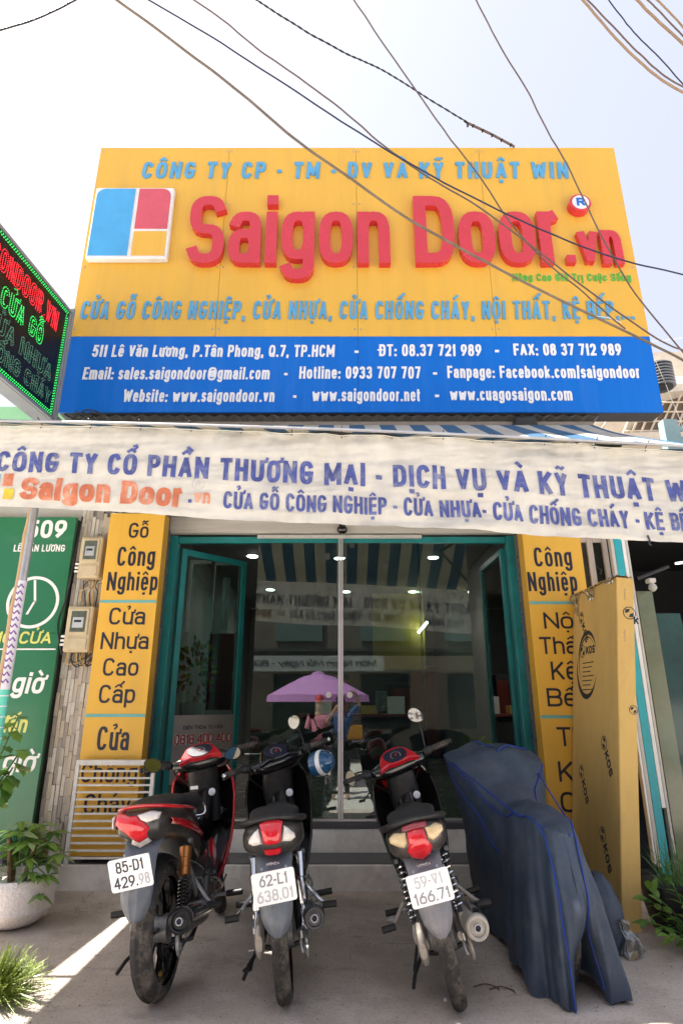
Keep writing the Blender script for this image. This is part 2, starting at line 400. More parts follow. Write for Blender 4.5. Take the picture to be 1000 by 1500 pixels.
# ================================================================== THE SETTING
def groundmat():
    m = bpy.data.materials.new('pavement_concrete'); m.use_nodes = True; n = m.node_tree.nodes; l = m.node_tree.links; b = n['Principled BSDF']
    tc = n.new('ShaderNodeTexCoord')
    def noise(sc_, det=8, ro=.6, st=None):
        z = n.new('ShaderNodeTexNoise'); z.inputs['Scale'].default_value = sc_; z.inputs['Detail'].default_value = det; z.inputs['Roughness'].default_value = ro
        if st:
            mp = n.new('ShaderNodeMapping'); mp.inputs['Scale'].default_value = st; mp.inputs['Rotation'].default_value = (0, 0, .3); l.new(tc.outputs['Object'], mp.inputs[0]); l.new(mp.outputs[0], z.inputs[0])
        else: l.new(tc.outputs['Object'], z.inputs[0])
        return z
    def ramp(src, lo, hi, a=0, bb=1):
        r = n.new('ShaderNodeMapRange'); r.inputs[1].default_value = lo; r.inputs[2].default_value = hi; r.inputs[3].default_value = a; r.inputs[4].default_value = bb
        l.new(src, r.inputs[0]); return r.outputs[0]
    def mix(fac, a, c):
        x = n.new('ShaderNodeMix'); x.data_type = 'RGBA'; l.new(fac, x.inputs[0])
        for i, v in ((6, a), (7, c)):
            if isinstance(v, tuple): x.inputs[i].default_value = (*v, 1)
            else: l.new(v, x.inputs[i])
        return x.outputs[2]
    c = mix(ramp(noise(1.4).outputs[0], .35, .65), (.56, .465, .385), (.70, .61, .53))
    c = mix(ramp(noise(5, 10, .75).outputs[0], .45, .75, 0, .7), c, (.36, .295, .24))
    c = mix(ramp(noise(.8, 5, .5).outputs[0], .5, .62, 0, .5), c, (.30, .245, .20))
    c = mix(ramp(noise(70, 3, .7).outputs[0], .55, .70, 0, .7), c, (.17, .14, .115)); c = mix(ramp(noise(2.2, 10, .8, (1, 2.2, 1)).outputs[0], .56, .64, 0, .5), c, (.22, .18, .15)); c = mix(ramp(noise(24, 4, .8).outputs[0], .66, .70, 0, .8), c, (.12, .10, .085))
    c = mix(ramp(noise(3, 8, .7, (8, .8, 1)).outputs[0], .6, .72, 0, .4), c, (.50, .47, .43))
    v = n.new('ShaderNodeTexVoronoi'); v.feature = 'DISTANCE_TO_EDGE'; v.inputs['Scale'].default_value = .55
    ns = noise(3); ad = n.new('ShaderNodeMix'); ad.data_type = 'RGBA'; ad.inputs[0].default_value = .25; l.new(tc.outputs['Object'], ad.inputs[6]); l.new(ns.outputs[1], ad.inputs[7]); l.new(ad.outputs[2], v.inputs[0])
    cr0 = ramp(v.outputs[0], 0, .004, .55, 0); cm0 = n.new('ShaderNodeMath'); cm0.operation = 'MULTIPLY'; l.new(cr0, cm0.inputs[0]); l.new(ramp(noise(.7, 3, .5).outputs[0], .52, .6), cm0.inputs[1]); cr = cm0.outputs[0]; c = mix(cr, c, (.12, .10, .085))
    l.new(c, b.inputs['Base Color']); l.new(ramp(noise(6).outputs[0], .3, .7, .55, .85), b.inputs['Roughness'])
    bp = n.new('ShaderNodeBump'); bp.inputs['Strength'].default_value = .45; bp.inputs['Distance'].default_value = .008
    l.new(noise(45, 8, .7).outputs[0], bp.inputs['Height']); l.new(bp.outputs[0], b.inputs['Normal']); return m
KERB = 2.35
g = G()
g.box(-30, 30, KERB, 40, -.3, 0)
props(g.build('pavement', groundmat()), kind='structure')
props(G().box(-30, 30, KERB-.15, KERB-.003, -.3, -.006).build('kerb', M['plaster'], bevel=.015), kind='structure')
road = mat('road_asphalt', (.60, .57, .52), .85, var=.10, scale=3, dirt=(.40, .38, .34), dscale=1.5, damt=.6, bump=.4, bscale=120)
props(G().add([(-600, -600, -.25), (600, -600, -.25), (600, KERB-.1, -.25), (-600, KERB-.1, -.25), (600, 600, -.304), (-600, 600, -.304), (-600, KERB-.1, -.304), (600, KERB-.1, -.304)], [(0, 1, 2, 3), (6, 7, 4, 5)]).build('road', road, fixn=False), kind='structure')

# ------------------------------------------------------------------ the shop building
YG = 5.511                 # door plane
YB = 5.12                  # front of the yellow boards
YS = 5.097                 # front of the lower step
shop = thing('shop_building', 'two-step shop front with a glazed opening between stone-clad piers under the big signboard', 'building', (0, 5.5, 0))
BX('lower_step', M['concrete'], shop, -2.16, 2.2, YS, 5.458, -.02, .172, .008)
BX('step_tread', M['granite'], shop, -2.14, 2.18, YS+.015, 5.456, .1722, .178, .001)
BX('upper_step', M['concrete'], shop, -1.70, 1.72, 5.461, 5.60, 0, .353, .006)
BX('door_sill', M['granite'], shop, -1.68, 1.70, 5.452, 5.60, .3535, .398, .003)
wl_ = mat('pier_core', (.2, .19, .18), .8)
for x0, x1 in ((-2.44, -1.655), (1.668, 2.30)):
    BX('pier', wl_, shop, x0, x1, 5.31, 5.70, 0, 3.55, 0)
BX('fascia_beam', M['beam'], shop, -1.652, 1.665, 5.42, 5.49, 2.90, 3.30, .004)
BX('upper_wall', M['plaster'], shop, -2.44, 2.30, 5.33, 5.60, 3.552, 7.0, 0)
BX('shutter_housing', mat('shutter_grey', (.33, .33, .32), .5), shop, -1.652, 1.665, 5.30, 5.415, 3.05, 3.5, .01)
BX('roof', M['plaster'], shop, -2.5, 2.35, 5.605, 13.5, 3.56, 3.7, 0)
# room behind the glass
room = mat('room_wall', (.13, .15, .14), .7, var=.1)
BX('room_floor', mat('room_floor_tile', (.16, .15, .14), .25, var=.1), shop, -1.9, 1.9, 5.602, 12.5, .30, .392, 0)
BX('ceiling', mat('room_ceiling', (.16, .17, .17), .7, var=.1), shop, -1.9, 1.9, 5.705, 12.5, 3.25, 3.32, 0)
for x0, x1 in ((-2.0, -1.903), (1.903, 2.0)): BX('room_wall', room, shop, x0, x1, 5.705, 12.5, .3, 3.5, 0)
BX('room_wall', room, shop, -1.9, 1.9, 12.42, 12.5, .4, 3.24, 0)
BX('yellow_panel', mat('yellow_room_panel', (.55, .40, .02), .5, var=.1), shop, .55, 1.45, 10.4, 10.48, 1.9, 3.2, 0)
# stone cladding, pier by pier
stones = [mat('split_stone_%s' % k, c, .8, var=.25, scale=9, stretch=(9, 9, 1.2), bump=.5, bscale=60) for k, c in
          (('ash', (.44, .41, .37)), ('sand', (.52, .46, .38)), ('taupe', (.34, .31, .28)), ('pale', (.60, .57, .52)))]
cols = []
base_me = {}
for k in range(8):
    w_ = .034; h_ = .14; g = G().box(0, w_-.003, 0, .02+.004*random.random(), 0, h_-.003); 
    g.v = [(x+random.uniform(-.001, .001), y, z) for x, y, z in g.v]
    me = bpy.data.meshes.new('stone_tile'); me.from_pydata([(x, -y, z) for x, y, z in g.v], [], [tuple(reversed(f)) for f in g.f]); me.materials.append(stones[k % 4]); base_me[k] = me
x = -2.44; n_ = 0
pw = BX('stone_wall', wl_, shop, -2.44, -2.085, 5.295, 5.308, .0, 3.1, 0)
while x < -2.10:
    z = .02+random.uniform(-.12, 0)
    while z < 3.0 and n_ < 296:
        zz = max(z, .012)
        o = link('stone_tile', base_me[random.randrange(8)], pw)
        hh = random.choice((.8, 1, 1.15, 1.4)); o.location = (x, 5.294, zz); o.scale = (1, random.uniform(.5, 1.1), hh*(1 if z >= .012 else .6)); z = zz+.14*o.scale.z; n_ += 1
    x += .034
slate = mat('slate_strip', (.13, .135, .14), .7, var=.35, scale=14, stretch=(1, 1, 5), bump=.4)
for sx, sgn in ((-1.654, 1), (1.667, -1)):
    g = G(); z = 0.40
    while z < 2.9:
        y = 5.30+random.uniform(-.05, 0)
        while y < 5.455:
            w_ = random.choice((.07, .1, .13)); y1 = min(y+w_, 5.458); d = random.uniform(.006, .017)
            if y1 > 5.30: g.box(min(sx, sx+sgn*d), max(sx, sx+sgn*d), max(y, 5.298), y1-.002, z, z+.027)
            y = y1
        z += .03
    o = g.build('slate_cladding', slate, shop); o['kind'] = 'stuff'

# ------------------------------------------------------------------ glazed front
gf = thing('glass_shopfront', 'glass shop front with teal metal frame and frameless sliding panes', 'shopfront', (0, YG, .4))
XL, XR, ZT, ZB = -1.63, 1.645, 2.885, .40
BX('frame_post', M['teal'], gf, XL-.02, XL+.055, 5.465, 5.56, ZB, ZT, .004)
BX('frame_post', M['teal'], gf, XR-.055, XR+.02, 5.465, 5.56, ZB, ZT, .004)
BX('frame_head', M['teal'], gf, XL+.056, XR-.056, 5.50, 5.56, ZT-.06, ZT, .004)
BX('frame_foot', M['alu'], gf, XL+.056, XR-.056, 5.49, 5.55, ZB, ZB+.02, .003)
BX('track_rail', mat('satin_rail', (.62, .60, .56), .4, metal=.3), gf, P(377, 788, 5.44).x, P(617, 788, 5.44).x, 5.425, 5.462, ZT-.032, ZT-.002, .002)
for k in range(12): G().lathe([(0, .005), (.003, .004)], (P(377, 788, 5.44).x+.05+k*.115, 5.4247, ZT-.016), (0, -1, 0), 8).build('screw', M['steel'], gf)
gl = glassmat('shop_glass', (.55, .66, .63), 2.3); gl2 = glassmat('leaf_glass', (.86, .92, .90), 2.2)
xs = [XL+.058, -.795, -.026, .012, .745, XR-.058]
for i, (a, b, y) in enumerate(((-.80, -.031, 5.500), (.016, .75, 5.500), (.73, 1.20, 5.52))):
    BX('glass_pane', gl, gf, a, b, y, y+.010, ZB+.022, ZT-.062, 0)
BX('meeting_stile', M['alu'], gf, -.031, -.007, 5.488, 5.522, ZB+.021, ZT-.001, .003)
BX('meeting_stile', M['alu'], gf, -.005, .016, 5.488, 5.522, ZB+.021, ZT-.001, .003)
for px in (481, 512):
    p = P(px, 1018, 5.50); G().lathe([(0, .026), (.003, .026), (.0035, .0)], (p.x, 5.4994, p.z), (0, -1, 0), 24).build('glass_sticker', mat('frosted_sticker', (.6, .55, .55), .5), gf)
# hinged teal leaves folded inwards
def leaf(A, B, z0, z1, name, label):
    t = thing(name, label, 'door', A); A = Vector(A); B = Vector(B); d = (B-A); L = d.length; d.normalize(); nrm = Vector((-d.y, d.x, 0))
    def bx(nm, m, a, b, zz0, zz1, th=.045, off=0):
        Mx = Matrix.Translation(A) @ Matrix(((d.x, nrm.x, 0, 0), (d.y, nrm.y, 0, 0), (0, 0, 1, 0), (0, 0, 0, 1)))
        return G().box(a, b, off-th/2, off+th/2, zz0-A.z, zz1-A.z, Mx).build(nm, m, t, bevel=.003 if th > .02 else 0)
    bx('stile', M['teal'], 0, .06, z0, z1); bx('stile', M['teal'], L-.06, L, z0, z1)
    bx('rail', M['teal'], .061, L-.061, z1-.06, z1); bx('rail', M['teal'], .061, L-.061, z0, z0+.10)
    bx('glass_pane', gl2, .058, L-.058, z0+.1, z1-.06, .008)
    return t, bx, L, A, d, nrm
t, bx, L, A, d, nrm = leaf((-1.575, 5.63, .40), (-1.035, 6.22, .40), .41, 2.80, 'door_leaf', 'teal-framed glass door leaf folded inwards at the left, phone-number poster at its foot')
ps = bx('poster', mat('poster_grey', (.27, .25, .24), .6, var=.15, scale=3), .062, L-.062, .66, 1.24, .003, -.012)
def lp(x0, z0):
    return lambda x, z, dd: tuple(A+d*(x0+x)-nrm*(.0136+dd)+Vector((0, 0, z0+z-A.z)))
text('ĐIỆN THOẠI TƯ VẤN', ps, M['black'], .034, .44, .006, lp(.17, 1.115), .0006, joined=True, name='poster_line')
text('0818 400 400', ps, M['letwhite'], .092, .64, .030, lp(.08, .985), .0005, joined=True, name='poster_number_outline')
text('0818 400 400', ps, mat('poster_red', (.32, .03, .03), .5), .088, .636, .014, lp(.082, .987), .0012, joined=True, name='poster_number')
t2 = leaf((1.585, 5.63, .40), (1.575, 6.50, .40), .41, 2.80, 'door_leaf', 'teal-framed glass door leaf folded straight back at the right of the opening')[0]
# security camera
t = thing('security_camera', 'black dome security camera above the middle of the glass doors', 'camera', P(501, 776, 5.38))
p = P(501, 777, 5.38)
G().lathe([(0, .03), (.012, .05), (.03, .052), (.05, .045), (.065, .028), (.07, 0)], p+Vector((0, 0, .03)), (0, -.2, -1), 20).build('dome', M['gloss'], t, smooth=True)
G().box(p.x-.03, p.x+.03, 5.38, 5.42, p.z+.02, p.z+.07).build('mount', M['blackplastic'], t, bevel=.004)

# things inside the room
lampm = mat('downlight_glow', (1, 1, 1), .5, var=0, emit=(1, .97, .9), es=14)
for i, (px, py) in enumerate(((370, 815), (396, 864), (497, 818), (507, 867), (604, 867), (634, 817))):
    q = PZ(px, py, 3.24)
    t = thing('downlight', 'round ceiling downlight, ' + ('left one of the near row', 'left one of the far row', 'middle one of the near row behind the door stile', 'far row, just right of the door stile', 'right one of the far row', 'right one of the near row')[i], 'ceiling light', q, 'downlights in the shop ceiling')
    G().lathe([(0, .085), (.008, .085), (.008, .07)], (q.x, q.y, 3.249), (0, 0, -1), 24).build('rim', M['white'], t, smooth=True)
    G().lathe([(0, .068), (.004, .066)], (q.x, q.y, 3.2385), (0, 0, -1), 24).build('diffuser', lampm, t)
    al = bpy.data.lights.new('downlight_lamp', 'SPOT'); al.energy = 9; al.spot_size = 2.2; al.spot_blend = .8; al.shadow_soft_size = .06; al.color = (1, .93, .82)
    ao = bpy.data.objects.new('downlight_lamp', al); C.objects.link(ao); ao.location = (q.x, q.y, 3.20)
wood = mat('red_wood', (.16, .03, .022), .35, var=.3, scale=3, stretch=(6, 6, .5))
def rel(nm, m, par, x0, x1, y0, y1, Y, th, bev=.003):
    a = P(x0, y1, Y); b = P(x1, y0, Y); return BX(nm, m, par, a.x, b.x, Y, Y+th, a.z, b.z, bev)
t = thing('reflection_door', 'reddish-brown panelled wooden door set inside at the left in place of one reflected in the glass leaf', 'door', P(320, 1050, 6.5))  # stand-in for a door reflected in the leaf glass
rel('door_slab', wood, t, 300, 344, 928, 1040, 6.5, .05)
for k in range(4): rel('panel', wood, t, 303+k*10, 311+k*10, 936, 1030, 6.486, .013)
rel('handle', M['alu'], t, 340, 343, 985, 996, 6.46, .025)
t = thing('reflection_window', 'white-framed casement set high inside at the left in place of one reflected in the glass leaf', 'window', P(312, 925, 6.4))  # added here to stand for a window mirrored by the leaf glass
wf = mat('window_white', (.80, .78, .78), .4)
for a, b, c, d in ((274, 278, 824, 925), (309, 315, 826, 925), (346, 350, 828, 925)): rel('frame', wf, t, a, b, c, d, 6.4, .05)
rel('frame', wf, t, 278.2, 308.8, 820, 825, 6.405, .045); rel('frame', wf, t, 315.2, 345.8, 822, 827, 6.405, .045)
rel('reflection_pane', mat('reflection_pane', (.45, .60, .62), .3), t, 322, 338, 846, 924, 6.42, .01, 0)  # bluish reflection put into the pane colour
t = thing('reception_desk', 'low counter deep inside the shop behind the glass', 'desk', (.1, 9.2, .39))
BX('counter_body', M['dark'], t, -.6, 1.2, 9.2, 9.7, .393, 1.15, .01); BX('counter_top', wood, t, -.65, 1.25, 9.15, 9.75, 1.152, 1.19, .006)
for k, (a, c, mm) in enumerate(((-.4, .2, 'white'), (.3, .12, 'brown'), (.7, .25, 'white'))):
    tt = thing('paper_stack', ('tall white', 'small brown', 'wide white')[k]+' stack of papers on the counter inside the shop', 'papers', (a, 9.3, 1.19)); BX('paper', M[mm], tt, a, a+.25, 9.3, 9.5, 1.191, 1.191+c, .002)
t = thing('notice_sheet', 'white printed notice sheet hanging behind the right glass pane', 'notice', P(558, 1028, 6.2)); a = P(550, 1012, 6.2); b = P(567, 1042, 6.2)
BX('sheet', mat('notice_paper', (.50, .46, .48), .6), t, a.x, b.x, 6.2, 6.203, b.z, a.z, 0)
for k in range(9): BX('print_line', M['black'], t, a.x+.015, b.x-.015-.02*(k % 3), 6.1985, 6.1995, a.z-.03-k*.02, a.z-.026-k*.02, 0)
t = thing('wall_lamp', 'small lit strip lamp on the yellow panel inside the shop', 'lamp', P(619, 918, 10.2)); p = P(619, 918, 10.2)
G().tube([p+Vector((-.08, 0, -.1)), p+Vector((.08, 0, .08))], .02).build('tube', lampm, t)
for k, (x_, c_) in enumerate(((-.35, .45), (.9, .3), (1.3, .6))):
    t = thing('storage_cabinet', ('middle', 'narrow low', 'tall right-hand')[k]+' dark cabinet standing far back inside the shop', 'cabinet', (x_, 11.5, .39)); BX('cabinet_body', M['dark'], t, x_, x_+.5, 11.4, 11.9, .393, 1.4+c_, .01)
    BX('cabinet_door', wood, t, x_+.02, x_+.24, 11.38, 11.399, .45, 1.3+c_, .004); BX('cabinet_door', wood, t, x_+.26, x_+.48, 11.38, 11.399, .45, 1.3+c_, .004)

t = thing('reflection_plant', 'yellow-green and reddish bushy plant set behind the left glass leaf in place of reflected foliage', 'plant', P(285, 1040, 6.3))  # added plant, takes the place of foliage reflected in the leaf
hp = P(286, 985, 6.3); rq = random.Random(9); lm_ = [mat('croton_lime', (.35, .36, .05), .5, var=.3, trans=.3), mat('croton_red', (.30, .08, .04), .5, var=.3, trans=.3), mat('croton_green', (.10, .20, .04), .5, var=.3, trans=.3)]
for k in range(150):
    d_ = Vector((rq.uniform(-1, 1), rq.uniform(-.5, .3), rq.uniform(-.6, 1))).normalized(); c_ = hp+Vector((d_.x*.20, d_.y*.12, d_.z*.34))*rq.random()**.5; s_ = d_.cross(Vector((rq.random(), 1, .3))).normalized()*.022; e_ = d_*.075
    G().add([c_, c_+e_*.5-s_, c_+e_, c_+e_*.5+s_], [(0, 1, 2, 3)]).build('leaf', lm_[k % 3], t, fixn=False)
G().loft([(hp.z-.62, hp.x, hp.y, .09, .09), (hp.z-.30, hp.x, hp.y, .13, .13)], 18, 'z').build('pot', M['plaster'], t, smooth=True)
# ------------------------------------------------------------------ big signboard
YF = 4.8; SX0, SX1, SZ0, SZ1, SZM = -2.585, 2.93, 3.865, 7.035, 4.668
sg = thing('signboard', 'huge yellow and blue shop signboard with raised red lettering, its lower third blue', 'signboard', (0, YF, SZ0))
seams = [SX0, P(330, 300, YF).x, P(522, 300, YF).x, P(708, 300, YF).x, SX1]
for a, b in zip(seams, seams[1:]):
    BX('yellow_panel', M['yellow'], sg, a+.0014, b-.0014, YF, YF+.02, SZM+.001, SZ1, .0015)
for a, b in ((SX0, seams[2]), (seams[2], SX1)):
    BX('blue_panel', M['blue'], sg, a+.001, b-.001, YF, YF+.02, SZ0, SZM-.001, .0015)
BX('sign_box', mat('sign_back_metal', (.08, .08, .085), .6), sg, SX0+.004, SX1-.004, YF+.021, YF+.20, SZ0+.004, SZ1-.004, 0)
for z in (SZ0+.4, SZ0+1.6, SZ0+2.8):
    for x in (-2.0, 0, 2.2): G().tube([(x, YF+.2, z), (x, 5.33, z)], .02).build('strut', M['steel'], sg)
def ln(s, pxa, pxb, pyb, H, t_, m, depth, shear=0, Y=YF, par=sg, **k):
    a = P(pxa, pyb, Y); b = P(pxb, pyb, Y)
    return text(s, par, m, H, b.x-a.x-abs(shear)*H*.6, t_, flatplace(a.x, Y-.0006, a.z), depth, shear=shear, **k)
ln('CÔNG TY CP - TM - DV VÀ KỸ THUẬT WIN', 207, 833, 262, .222, .043, M['lblue'], .011, .06, gap=.040)
ln('CỬA GỖ CÔNG NGHIỆP, CỬA NHỰA, CỬA CHỐNG CHÁY, NỘI THẤT, KỆ BẾP,...', 117, 930, 468, .205, .041, M['lblue'], .011, .06, gap=.028)
for x in [SX0+.04]+[v_ for q_ in seams[1:-1] for v_ in (q_-.03, q_+.03)]+[SX1-.04]:
    for z in (SZM+.08, SZM+.8, SZM+1.6, SZ1-.06): G().lathe([(0, .009), (.004, .007)], (x, YF-.0006, z), (0, -1, 0), 8).build('rivet', M['steel'], sg)
# logo box and the large letters
a = P(129, 386, YF); b = P(250, 386, YF); top = P(145, 283, YF).z
lg = BX('logo_box', M['white'], sg, a.x, a.x+.80, YF-.075, YF-.0006, a.z, top, .012)
lx, lz, ly = a.x, a.z, YF-.0752; hgt = top-a.z
def rounded(x0, x1, z0, z1, rr, m, nm):       # rr: radii of the corners bl, br, tr, tl
    pts = []
    for (cx, cz, a0), r_ in zip(((x0, z0, 180), (x1, z0, 270), (x1, z1, 0), (x0, z1, 90)), rr):
        ox = cx+(r_ if cx == x0 else -r_); oz = cz+(r_ if cz == z0 else -r_)
        for k in range(6 if r_ else 1): t_ = math.radians(a0+18*k); pts.append((ox+r_*math.cos(t_), oz+r_*math.sin(t_)))
    n = len(pts); G().add([(x, ly-.006, z) for x, z in pts]+[(x, ly, z) for x, z in pts], [tuple(range(n))]+[(i, (i+1) % n, n+(i+1) % n, n+i) for i in range(n)]).build(nm, m, lg)
rounded(lx+.022, lx+.41, lz+.03, lz+hgt-.025, (0, 0, 0, .09), mat('logo_blue', (.05, .36, .70), .2, coat=.6, var=.08), 'logo_blue_panel')
rounded(lx+.45, lx+.778, lz+.36, lz+hgt-.025, (0, 0, .09, 0), mat('logo_red', (.62, .07, .10), .2, coat=.6, var=.08), 'logo_red_panel')
rounded(lx+.45, lx+.778, lz+.03, lz+.325, (0, 0, 0, 0), M['yellow'], 'logo_yellow_panel')
def big(s, pxa, pxb, pyb, pyt, t_, gap, depth, Hk=None):
    a = P(pxa, pyb, YF-depth); b = P(pxb, pyb, YF-depth); H = P(pxa, pyt, YF-depth).z-a.z
    return text(s, sg, M['lred'], H, b.x-a.x, t_, flatplace(a.x, YF-.0006, a.z), depth, gap=gap)
big('Saigon', 271, 572, 385, 287, .112, .045, .07)
big('Door', 609, 829, 385, 287, .122, .040, .07)
big('.', 831, 847, 384, 330, .085, .03, .06)
big('vn', 851, 915, 386, 322, .080, .026, .06)
p = P(845, 306, YF)
G().lathe([(0, .11), (.08, .11), (.085, .10)], (p.x, YF-.0006, p.z), (0, -1, 0), 32).build('emblem_disc', M['lred'], sg, smooth=True)
G().lathe([(0, .086), (.004, .084)], (p.x, YF-.0862, p.z), (0, -1, 0), 32).build('emblem_face', M['white'], sg)
text('R', sg, M['blue'], .10, .085, .022, flatplace(p.x-.042, YF-.0905, p.z-.05), .003)
ln('Nâng Cao Giá Trị Cuộc Sống', 750, 924, 412, .088, .019, M['lgreen'], .006, .03)
W_ = M['letwhite']
ln('511 Lê Văn Lương, P.Tân Phong, Q.7, TP.HCM', 135, 490, 523, .128, .0215, W_, .006, .05, joined=True, name='contact_line')
ln('-', 519, 525, 523, .125, .024, W_, .006, 0, joined=True, name='contact_line')
ln('ĐT: 08.37 721 989', 555, 705, 522, .128, .0215, W_, .006, .03, joined=True, name='contact_line')
ln('-', 725, 731, 522, .125, .024, W_, .006, 0, joined=True, name='contact_line')
ln('FAX: 08 37 712 989', 752, 910, 521, .128, .0215, W_, .006, .02, joined=True, name='contact_line')
ln('Email: sales.saigondoor@gmail.com', 121, 395, 556, .128, .0215, W_, .006, .05, joined=True, name='contact_line')
ln('-', 416, 421, 556, .125, .024, W_, .006, 0, joined=True, name='contact_line')
ln('Hotline: 0933 707 707', 438, 616, 555, .128, .0215, W_, .006, .03, joined=True, name='contact_line')
ln('-', 634, 640, 555, .125, .024, W_, .006, 0, joined=True, name='contact_line')
ln('Fanpage: Facebook.com/saigondoor', 655, 937, 554, .128, .0215, W_, .006, .02, joined=True, name='contact_line')
ln('Website: www.saigondoor.vn', 180, 402, 589, .128, .0215, W_, .006, .05, joined=True, name='contact_line')
ln('-', 429, 434, 589, .125, .024, W_, .006, 0, joined=True, name='contact_line')
ln('www.saigondoor.net', 457, 615, 588, .128, .0215, W_, .006, .03, joined=True, name='contact_line')
ln('-', 637, 643, 588, .125, .024, W_, .006, 0, joined=True, name='contact_line')
ln('www.cuagosaigon.com', 659, 838, 587, .128, .0215, W_, .006, .02, joined=True, name='contact_line')
# corrugated soffit behind the foot of the sign
sof = G(); 
sof.grid(160, 1, lambda u, v: (-2.45+u*4.8, 4.83+v*.47, 3.842+.014*math.sin(u*160*PI/2)-.05*v), .003, (0, 0, 1))
o = sof.build('corrugated_soffit', mat('corrugated_metal', (.16, .155, .15), .5, metal=.4), shop)
BX('soffit_batten', mat('dusty_batten', (.22, .19, .16), .8), shop, -2.35, 2.3, 4.86, 4.90, 3.765, 3.80, 0)

# ------------------------------------------------------------------ yellow pier boards
def board(x0, x1, label, lines, bars, z0, z1):
    t = thing('pier_sign', label, 'sign', ((x0+x1)/2, YB, z0), 'yellow boards on the piers beside the door')
    BX('board_face', M['yellow'], t, x0, x1, YB, YB+.006, z0, z1, .001)
    BX('board_box', M['yellowside'], t, x0+.002, x1-.002, YB+.0065, 5.272, z0+.002, z1-.002, 0)
    for s, pxa, pxb, pyb, pyt in lines:
        a = P(pxa, pyb, YB); b = P(pxb, pyb, YB); H = P(pxa, pyt, YB).z-a.z
        text(s, t, M['black'], H, b.x-a.x, H*.135, flatplace(a.x, YB-.0006, a.z), .002, gap=H*.11)
    for pyy in bars:
        z = P(200, pyy, YB).z; BX('divider_strip', mat('divider_aqua', (.14, .42, .42), .5), t, x0+.03*0+.005, x1-.005, YB-.0035, YB-.0006, z-.012, z+.012, 0)
board(-2.11, -1.612, 'yellow board on the left pier with black words, foot behind a white slatted gate', [
    ('Cửa', 186, 232, 751, 722), ('Gỗ', 188, 217, 788, 766), ('Công', 171, 226, 829, 801), ('Nghiệp', 156, 230, 865, 838),
    ('Cửa', 159, 212, 915, 890), ('Nhựa', 147, 217, 951, 926), ('Cao', 150, 202, 990, 964), ('Cấp', 144, 197, 1030, 1003),
    ('Cửa', 141, 188, 1099, 1064), ('Chống', 118, 200, 1146, 1118), ('Cháy', 122, 190, 1193, 1163)], (881, 1048), .225, 3.0)
board(1.634, 2.155, 'yellow board on the right pier, partly hidden by the tall carton', [
    ('Công', 783, 838, 830, 802), ('Nghiệp', 774, 846, 866, 838), ('Nội', 797, 846, 921, 897), ('Thất', 791, 858, 958, 933), ('Kệ', 808, 846, 996, 969), ('Bếp', 802, 868, 1035, 1008),
    ('Thủ', 817, 880, 1093, 1065), ('Kính', 819, 890, 1145, 1115), ('Cửa', 822, 890, 1190, 1160)], (883, 1050), .225, 3.0)
# ------------------------------------------------------------------ white slatted gate
t = thing('slatted_gate', 'low white metal slatted gate leaning before the left yellow board', 'gate', (-1.8, 5.02, .18))
gm = mat('gate_white', (.70, .69, .66), .45, dirt=(.4, .33, .25), dscale=14, damt=.5)
ga, gb = P(113, 1113, 5.03), P(229, 1113, 5.03)
for x in (ga.x, gb.x-.03): BX('post', gm, t, x, x+.03, 5.02, 5.05, .182, ga.z, .003)
BX('top_rail', gm, t, ga.x+.0305, gb.x-.0305, 5.015, 5.055, ga.z-.04, ga.z, .004)
for k in range(13):
    z = ga.z-.075-k*.0505; BX('slat', gm, t, ga.x+.0305, gb.x-.0305, 5.022, 5.045, z-.014, z, .002)
# ================================================================== AWNING AND BANNER
YBN = 3.2
def btop(x): return 2.872-.041*x-.006*x*x
def bbot(x): return 2.316-.054*x+.010*math.sin(x*3.1)
def cloth(name, c1, c2=None, period=.26, trans=.35, dirt=(.35, .30, .2)):
    m = mat(name, c1, .75, var=.07, scale=3, dirt=dirt, dscale=2.5, damt=.4, trans=trans, bump=.15, bscale=200)
    if c2:
        n = m.node_tree.nodes; l = m.node_tree.links; b = n['Principled BSDF']
        src = b.inputs['Base Color'].links[0].from_socket
        tc = n.new('ShaderNodeTexCoord'); sx = n.new('ShaderNodeSeparateXYZ'); l.new(tc.outputs['Object'], sx.inputs[0])
        a = n.new('ShaderNodeMath'); a.operation = 'PINGPONG'; a.inputs[1].default_value = period/2; l.new(sx.outputs[0], a.inputs[0])
        g_ = n.new('ShaderNodeMath'); g_.operation = 'GREATER_THAN'; g_.inputs[1].default_value = period/4; l.new(a.outputs[0], g_.inputs[0])
        mx = n.new('ShaderNodeMix'); mx.data_type = 'RGBA'; l.new(g_.outputs[0], mx.inputs[0]); l.new(src, mx.inputs[6]); mx.inputs[7].default_value = (*c2, 1)
        l.new(mx.outputs[2], b.inputs['Base Color'])
        for q in n:
            if q.type == 'BSDF_TRANSLUCENT': l.new(mx.outputs[2], q.inputs[0])
    return m
aw = thing('striped_awning', 'blue and white striped folding awning below the signboard', 'awning', (0, 4, 3.3))
AX0, AX1 = -2.2, 2.27
def awn(u, v):
    x = AX0+(AX1-AX0)*u; zf = btop(x)+.01; zb = 3.735
    y = 3.15+(4.80-3.15)*v
    z = zf+(zb-zf)*v-.05*math.sin(PI*v)+.012*math.sin(u*70)*math.sin(PI*v)+.02*math.sin(u*13+v*4)*math.sin(PI*v)
    return (x, y, z)
g = G().grid(72, 14, awn, .003, (0, 0, -1))
holes = {(18, 5), (31, 4), (32, 4), (37, 6), (44, 3)}      # small holes added to drop sun dapples on the pavement
g.f = [f for k, f in enumerate(g.f) if not (k < 2*72*14 and ((k % (72*14)) % 72, (k % (72*14))//72) in holes)]
g.build('awning_cloth', cloth('awning_stripe', (.60, .58, .50), (.05, .15, .27), .27, .25), aw, smooth=True, fixn=False)
